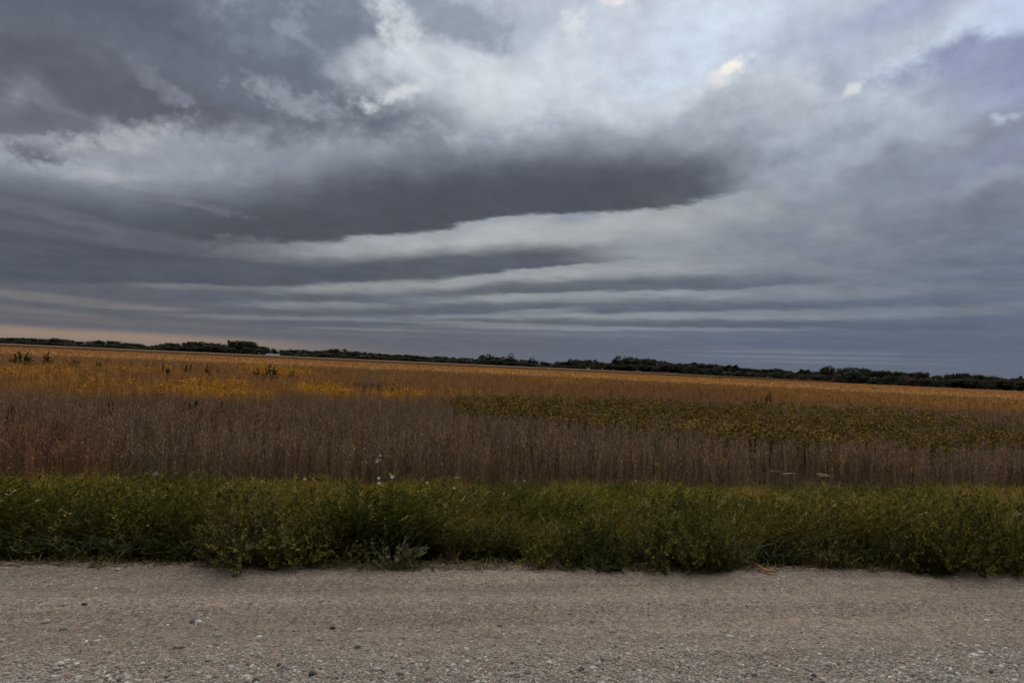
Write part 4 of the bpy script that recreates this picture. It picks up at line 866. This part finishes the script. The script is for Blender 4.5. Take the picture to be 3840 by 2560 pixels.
PROF = [(0, 1268), (15, 1271), (30, 1270), (60, 1271), (98, 1270), (125, 1270), (150, 1273), (172, 1275), (190, 1274), (210, 1273), (232, 1272), (245, 1278), (265, 1279), (278, 1279), (290, 1284), (308, 1281), (325, 1285), (345, 1284), (375, 1280), (382, 1288), (400, 1287), (425, 1281), (440, 1290), (455, 1288), (470, 1297), (478, 1290), (503, 1290), (515, 1294), (535, 1293), (545, 1300), (560, 1298), (585, 1295), (605, 1291), (622, 1289), (632, 1296), (650, 1290), (665, 1296), (690, 1289), (720, 1285), (765, 1286), (800, 1289), (830, 1294), (845, 1299), (860, 1300), (868, 1289), (880, 1284), (905, 1283), (930, 1286), (945, 1290), (958, 1293), (970, 1303), (982, 1303), (1000, 1304), (1010, 1307), (1030, 1309), (1045, 1316), (1070, 1315), (1095, 1314), (1110, 1313), (1150, 1317), (1165, 1320), (1180, 1318), (1200, 1316), (1220, 1316), (1235, 1320), (1250, 1312), (1262, 1312), (1275, 1318), (1300, 1320), (1325, 1320), (1350, 1324), (1390, 1323), (1430, 1331), (1460, 1332), (1500, 1332), (1550, 1334), (1570, 1338), (1600, 1342), (1640, 1340), (1680, 1342), (1720, 1342), (1750, 1347), (1770, 1346), (1790, 1347), (1865, 1341), (1885, 1342), (1895, 1350), (1945, 1352), (1965, 1352), (1985, 1352), (2010, 1357), (2030, 1357), (2045, 1362), (2070, 1363), (2090, 1362), (2110, 1360), (2125, 1364), (2160, 1352), (2180, 1352), (2200, 1354), (2245, 1360), (2265, 1362), (2295, 1367), (2360, 1344), (2385, 1345), (2410, 1347), (2435, 1349), (2460, 1352), (2480, 1356), (2510, 1361), (2530, 1367), (2565, 1366), (2585, 1367), (2605, 1362), (2625, 1368), (2645, 1373), (2665, 1368), (2690, 1370), (2720, 1375), (2770, 1380), (2800, 1384), (2830, 1388), (2850, 1388), (2885, 1385), (2905, 1387), (2930, 1388), (2945, 1394), (2965, 1394), (2985, 1396), (3035, 1397), (3055, 1397), (3075, 1392), (3135, 1394), (3150, 1391), (3170, 1385), (3195, 1382), (3245, 1386), (3265, 1391), (3290, 1394), (3320, 1393), (3345, 1394), (3380, 1398), (3400, 1400), (3430, 1403), (3480, 1414), (3500, 1413), (3520, 1413), (3545, 1411), (3565, 1408), (3610, 1406), (3645, 1412), (3660, 1411), (3690, 1412), (3720, 1415), (3745, 1422), (3765, 1424), (3785, 1423), (3800, 1424), (3850, 1423)]
PX = np.array([p[0] for p in PROF]); PY = np.array([p[1] for p in PROF], float)
SEG = [(0, 200, 'far trees at the left edge of the photo, under the orange sky strip', 'low tree in the even hedge of trees at the left edge'), (200, 390, 'far trees just left of the small knobby tree', 'low tree in the treeline stretch left of the first bare pole'), (390, 640, 'far trees between the bare pole and the grove', 'separate rounded tree between the bare pole and the grove with the tower'),
       (640, 975, 'trees of the grove around the elevator tower', 'dark tree of the dense grove around the elevator tower'), (975, 1060, 'trees behind the long pale building', 'dark tree standing behind the long pale building'), (1060, 1400, 'treeline right of the long pale building', 'low tree in the treeline just right of the pale building'),
       (1400, 1790, 'lowest stretch of the treeline left of centre', 'small tree in the lowest thin stretch of treeline left of centre'), (1790, 2130, 'low trees around the poplar clump', 'low tree in the gaps between the big round tree and the poplars'), (2130, 2300, 'flat topped trees left of the largest wood', 'flat topped grove tree left of the tallest wood'),
       (2300, 2640, 'trees of the tallest wood', 'large dark tree of the tallest wood, right of centre'), (2640, 2950, 'treeline right of the tallest wood', 'middling tree in the treeline right of the tallest wood'), (2950, 3140, 'trees above the end of the pale strip', 'tree standing above the right end of the pale crop strip'),
       (3140, 3460, 'near trees right of the end of the pale strip', 'nearer bushy tree just right of where the pale strip ends'), (3460, 3900, 'near trees at the right edge', 'bushy tree standing at the field edge, far right')]
def depth_at(px): return 315.0 if px > 3140 else (640.0 if 2290 < px < 2700 else 700.0)
def seg(px):
    for a, b, g_, l_ in SEG:
        if a <= px < b: return g_, l_
    return SEG[-1][2:] if px > 3000 else SEG[0][2:]
px = -30.0; i = 0
while px < 3880:
    g_, l_ = seg(px); near = px > 3140; top = float(np.interp(px, PX, PY)) - 2.6 + rng.uniform(-1.6, 1.4)
    gap = 22 + rng.uniform(-4, 8); w = gap * rng.uniform(1.7, 2.5)
    k = rng.choice(['round0', 'round1', 'broad2', 'broad3', 'ragged4', 'round0', 'broad2', 'ragged5', 'round11'])
    tree(k, px, top, w, depth_at(px) + rng.uniform(0, 10), l_, g_); px += gap; i += 1
# lower front row
px = -30.0
while px < 3880:
    g_, l_ = seg(px); near = px > 3140; top = float(np.interp(px, PX, PY)); hor = 1282 + .0445 * px + (6 if near else 3); top = hor - (hor - top) * rng.uniform(.45, .9)
    if not (985 < px < 1062):
        o = tree(str(rng.choice(['shrub9', 'shrub9', 'shrub10', 'round0', 'broad3'])), px, top, 52 * rng.uniform(.9, 1.5), depth_at(px) - 12 - rng.uniform(0, 5), l_.replace('tree', 'shrub', 1) if 0 else 'shrub before ' + g_, 'shrubs before ' + g_, name='shrub')
    px += 46
# trees that stand out
for k, u, t, w, lb in [('round1', 375, 1277, 16, 'small knobby tree sticking up left of the first bare pole'), ('round0', 425, 1281, 34, 'pointed round tree right of the first bare pole'), ('ragged4', 622, 1287, 22, 'tree with a small tuft on top between pole and grove'), ('round1', 650, 1288, 34, 'pale rounded tree just left of the grove'),
                       ('spire7', 872, 1286, 9, 'slim pointed tree just right of the elevator tower'), ('spire7', 878, 1282, 10, 'pointed conifer right of the elevator tower, second of two'), ('round0', 922, 1282, 54, 'tallest dark tree of the grove right of the elevator tower'), ('spire7', 959, 1291, 14, 'pointed conifer at the right end of the grove'), ('round0', 983, 1301, 26, 'round tree between the grove and the pale building'),
                       ('ragged4', 1090, 1309, 8, 'thin tuft topped tree rising right of the pale building'), ('round0', 1258, 1310, 28, 'small round tree standing up from the treeline left of centre'),
                       ('broad2', 1825, 1330, 48, 'big broad round tree left of the poplar clump'), ('ragged5', 1868, 1340, 40, 'brownish ragged tree between the big round tree and the poplars'), ('poplar6', 1915, 1328, 36, 'tall clump of upright poplars, tallest thing at photo centre'), ('spire7', 1953, 1347, 9, 'left of two small dark spires right of the poplars'), ('spire7', 1962, 1350, 10, 'right of two small dark spires right of the poplars'), ('poplar6', 1995, 1340, 27, 'shorter upright fan shaped tree right of the poplars'),
                       ('broad2', 2142, 1348, 40, 'square shouldered tree at the left end of the flat grove'), ('broad3', 2222, 1350, 36, 'pale green round tree in the flat grove'), ('broad2', 2328, 1338, 60, 'tallest spreading tree at the left end of the tallest wood'), ('broad2', 2370, 1342, 56, 'second spreading tree of the tallest wood'), ('ragged4', 2600, 1360, 34, 'ragged thin topped tree right of the tallest wood'),
                       ('ragged4', 2547, 1363, 22, 'bare topped tree at the right end of the tallest wood'), ('umbrella8', 2748, 1369, 36, 'umbrella shaped tree standing out of the treeline, right'), ('umbrella8', 3017, 1386, 34, 'open umbrella tree with sky under its crown, right'), ('round11', 3110, 1375, 30, 'brownish tall tree above the end of the pale strip'), ('ragged4', 3088, 1380, 22, 'leaning tree left of the brownish tall tree'), ('round1', 2921, 1384, 24, 'round tree right half, left of the umbrella tree with sky gap'),
                       ('round0', 3455, 1397, 32, 'round tree with sky gap left of the bare branched tree'), ('ragged4', 3575, 1400, 12, 'narrow upright treetop, first of two, far right'), ('ragged4', 3590, 1401, 16, 'feathery treetop just right of the narrow upright one'), ('round0', 3620, 1401, 24, 'round dark treetop with a notch on its left, far right'), ('round0', 3672, 1407, 22, 'rounded knob treetop far right'), ('ragged4', 3830, 1412, 26, 'leafy tree cut off by the right edge')]:
    tree(k, u, t - 1.5, w * 1.2, depth_at(u) - 4, lb, None)

# ---------------------------------------------------------------- far buildings and poles
def box(x0, x1, y0, y1, z0, z1):
    V = np.array([(x, y, z) for x in (x0, x1) for y in (y0, y1) for z in (z0, z1)], float)
    return V, np.array([[0, 1, 3, 2], [4, 6, 7, 5], [0, 4, 5, 1], [2, 3, 7, 6], [0, 2, 6, 4], [1, 5, 7, 3]]), np.ones((8, 3))
YB = 672.0
a, b = at_y(999, 1332, YB), at_y(1049, 1333, YB); m = (a + b) / 2; Lw = (b - a)[0]; zt = at_y(1024, 1327.0, YB)[2]
e = empty('farm_building', (m[0], YB, -.4)); hW = zt + .4
V = merge([box(-Lw / 2, Lw / 2, -4, 4, 0, hW * .62)]); build('wall', V[0], V[1], M_white, None, e)
rv = np.array([(-Lw / 2 - .3, -4.4, hW * .60), (Lw / 2 + .3, -4.4, hW * .60), (Lw / 2 + .3, 0, hW), (-Lw / 2 - .3, 0, hW), (-Lw / 2 - .3, 4.4, hW * .60), (Lw / 2 + .3, 4.4, hW * .60)])
build('roof', rv, [[0, 1, 2, 3], [3, 2, 5, 4]], M_roof, None, e)
d_ = build('door', *box(-Lw * .3, -Lw * .3 + 3, -4.05, -3.99, 0, hW * .5)[:2], M_dark, None, e)
tag(e, 'long low white farm building with pale green roof before the far trees', 'building')
# grain elevator leg with conveyor
YT = 715.0
p = at_y(858, 1275, YT); q = at_y(835, 1291, YT); z0 = -.4; s = YT / F_PX
e = empty('elevator_tower', (p[0], YT, z0)); H_ = p[2] - z0
def frame(x, w, h, zb=0):
    L = [box(x + dx_ - .12, x + dx_ + .12, dy_ - .12, dy_ + .12, zb, h) for dx_ in (-w, w) for dy_ in (-w, w)]
    for z_ in np.arange(zb + 1.5, h, 1.6): L += [box(x - w, x + w, -w - .10, -w + .0, z_, z_ + .15), box(x - w, x + w, w, w + .10, z_, z_ + .15)]
    return merge(L)
T = frame(0, .55, H_ - 1.0); build('lattice_mast', *T[:2], M_metal, None, e)
T = box(-.6, .6, -.45, .45, 0, H_ - 1.4); build('elevator_leg', *T[:2], M_metal, None, e)
T = box(-1.15, 1.15, -.8, .8, H_ - 2.0, H_); build('head_house', *T[:2], M_metal, None, e)
zc = q[2] - z0; T = merge([box(q[0] - p[0], -.2, -.3, .3, zc - .5, zc), box(q[0] - p[0], -.2, -.4, -.35, zc + .5, zc + .62)] + [box(x_, x_ + .12, -.38, -.32, zc, zc + .5) for x_ in np.linspace(q[0] - p[0], -1, 6)]); build('conveyor', *T[:2], M_metal, None, e)
T = frame((q[0] - p[0]) * .55, .5, zc - .6); build('support_frame', *T[:2], M_metal, None, e)
tag(e, 'grey grain elevator tower with sideways conveyor rising above the grove', 'tower')
def silo(px, py_top, w, label, yy):
    p = at_y(px, py_top, yy); r_ = w / 2 * yy / F_PX; h = p[2] + .4; e = empty('silo', (p[0], yy, -.4)); V = []; n = 16
    for z_ in (0, h * .8):
        for k in range(n): V.append((r_ * math.cos(k * 6.283 / n), r_ * math.sin(k * 6.283 / n), z_))
    build('wall', V, [[k, (k + 1) % n, n + (k + 1) % n, n + k] for k in range(n)], M_white, None, e)
    V = [(r_ * 1.05 * math.cos(k * 6.283 / n), r_ * 1.05 * math.sin(k * 6.283 / n), h * .79) for k in range(n)] + [(0, 0, h)]
    build('roof', V, [[k, (k + 1) % n, n] for k in range(n)], M_metal, None, e); tag(e, label, 'silo')
silo(972, 1322, 5, 'small pale tank between the grove and the long building', YB)
silo(2260, 1379, 5, 'tiny white tank at the foot of the trees left of the tallest wood', 640)
p = at_y(2206, 1381, 655); e = empty('shed', (p[0], 655, -.4)); T = box(-1.2, 1.2, -1, 1, 0, 1.2); build('wall', *T[:2], M_white, None, e)
build('roof', [(-1.3, -1.1, 1.2), (1.3, -1.1, 1.2), (1.3, 0, 1.9), (-1.3, 0, 1.9), (-1.3, 1.1, 1.2), (1.3, 1.1, 1.2)], [[0, 1, 2, 3], [3, 2, 5, 4]], M_metal, None, e); tag(e, 'tiny pale shed at the foot of the flat topped trees', 'shed')
def pole(px, top, yy, label, arm=True):
    p = at_y(px, top, yy); h = p[2] + .4; e = empty('utility_pole', (p[0], yy, -.4)); n = 8; V = [(q_ * math.cos(k * 6.283 / n), q_ * math.sin(k * 6.283 / n), z_) for z_, q_ in ((0, .18), (h, .12)) for k in range(n)]
    build('pole', V, [[k, (k + 1) % n, n + (k + 1) % n, n + k] for k in range(n)], M_wood, None, e)
    if arm: T = box(-1.0, 1.0, -.06, .06, h - .9, h - .75); build('crossarm', *T[:2], M_wood, None, e)
    tag(e, label, 'pole')
pole(391, 1281, 690, 'thin utility pole poking above the far left treeline'); pole(2060, 1367, 660, 'pale thin pole in front of the trees right of the poplars', False)
# bare branched tree, far right
def bare_tree(px, top, yy, label):
    r = np.random.default_rng(5); p = at_y(px, top, yy); h = p[2] + .4; S = []
    def limb(a, b, r0, r1):
        a, b = np.array(a, float), np.array(b, float); d = unit(b - a); s = unit(np.cross(d, [.3, .9, .1])); t = np.cross(d, s)
        V = np.array([c + q_ * (s * math.cos(k * 1.2566) + t * math.sin(k * 1.2566)) for c, q_ in ((a, r0), (b, r1)) for k in range(5)]); S.append((V, np.array([[k, (k + 1) % 5, 5 + (k + 1) % 5, 5 + k] for k in range(5)]), np.ones((10, 3))))
    def grow(a, d, l, r0, n):
        b = a + d * l; limb(a, b, r0, r0 * .6)
        if n: [grow(b, unit(d + r.normal(0, .45, 3) + [0, 0, .15]), l * .72, r0 * .6, n - 1) for _ in range(3)]
    e = empty('bare_tree', (p[0], yy, -.4)); grow(np.zeros(3), np.array([0, 0, 1.]), h * .36, .16, 4); T = merge(S)
    k = h / T[0][:, 2].max(); build('branches', T[0] * k, T[1], M_bark, None, e); tag(e, label, 'tree')
bare_tree(3484, 1404, 318, 'leafless tree with thin twigs showing above the far right trees')
for o in list(TP.items()):
    if o[0] not in tused:
        for ch in list(o[1].children): bpy.data.objects.remove(ch)
        bpy.data.objects.remove(o[1])
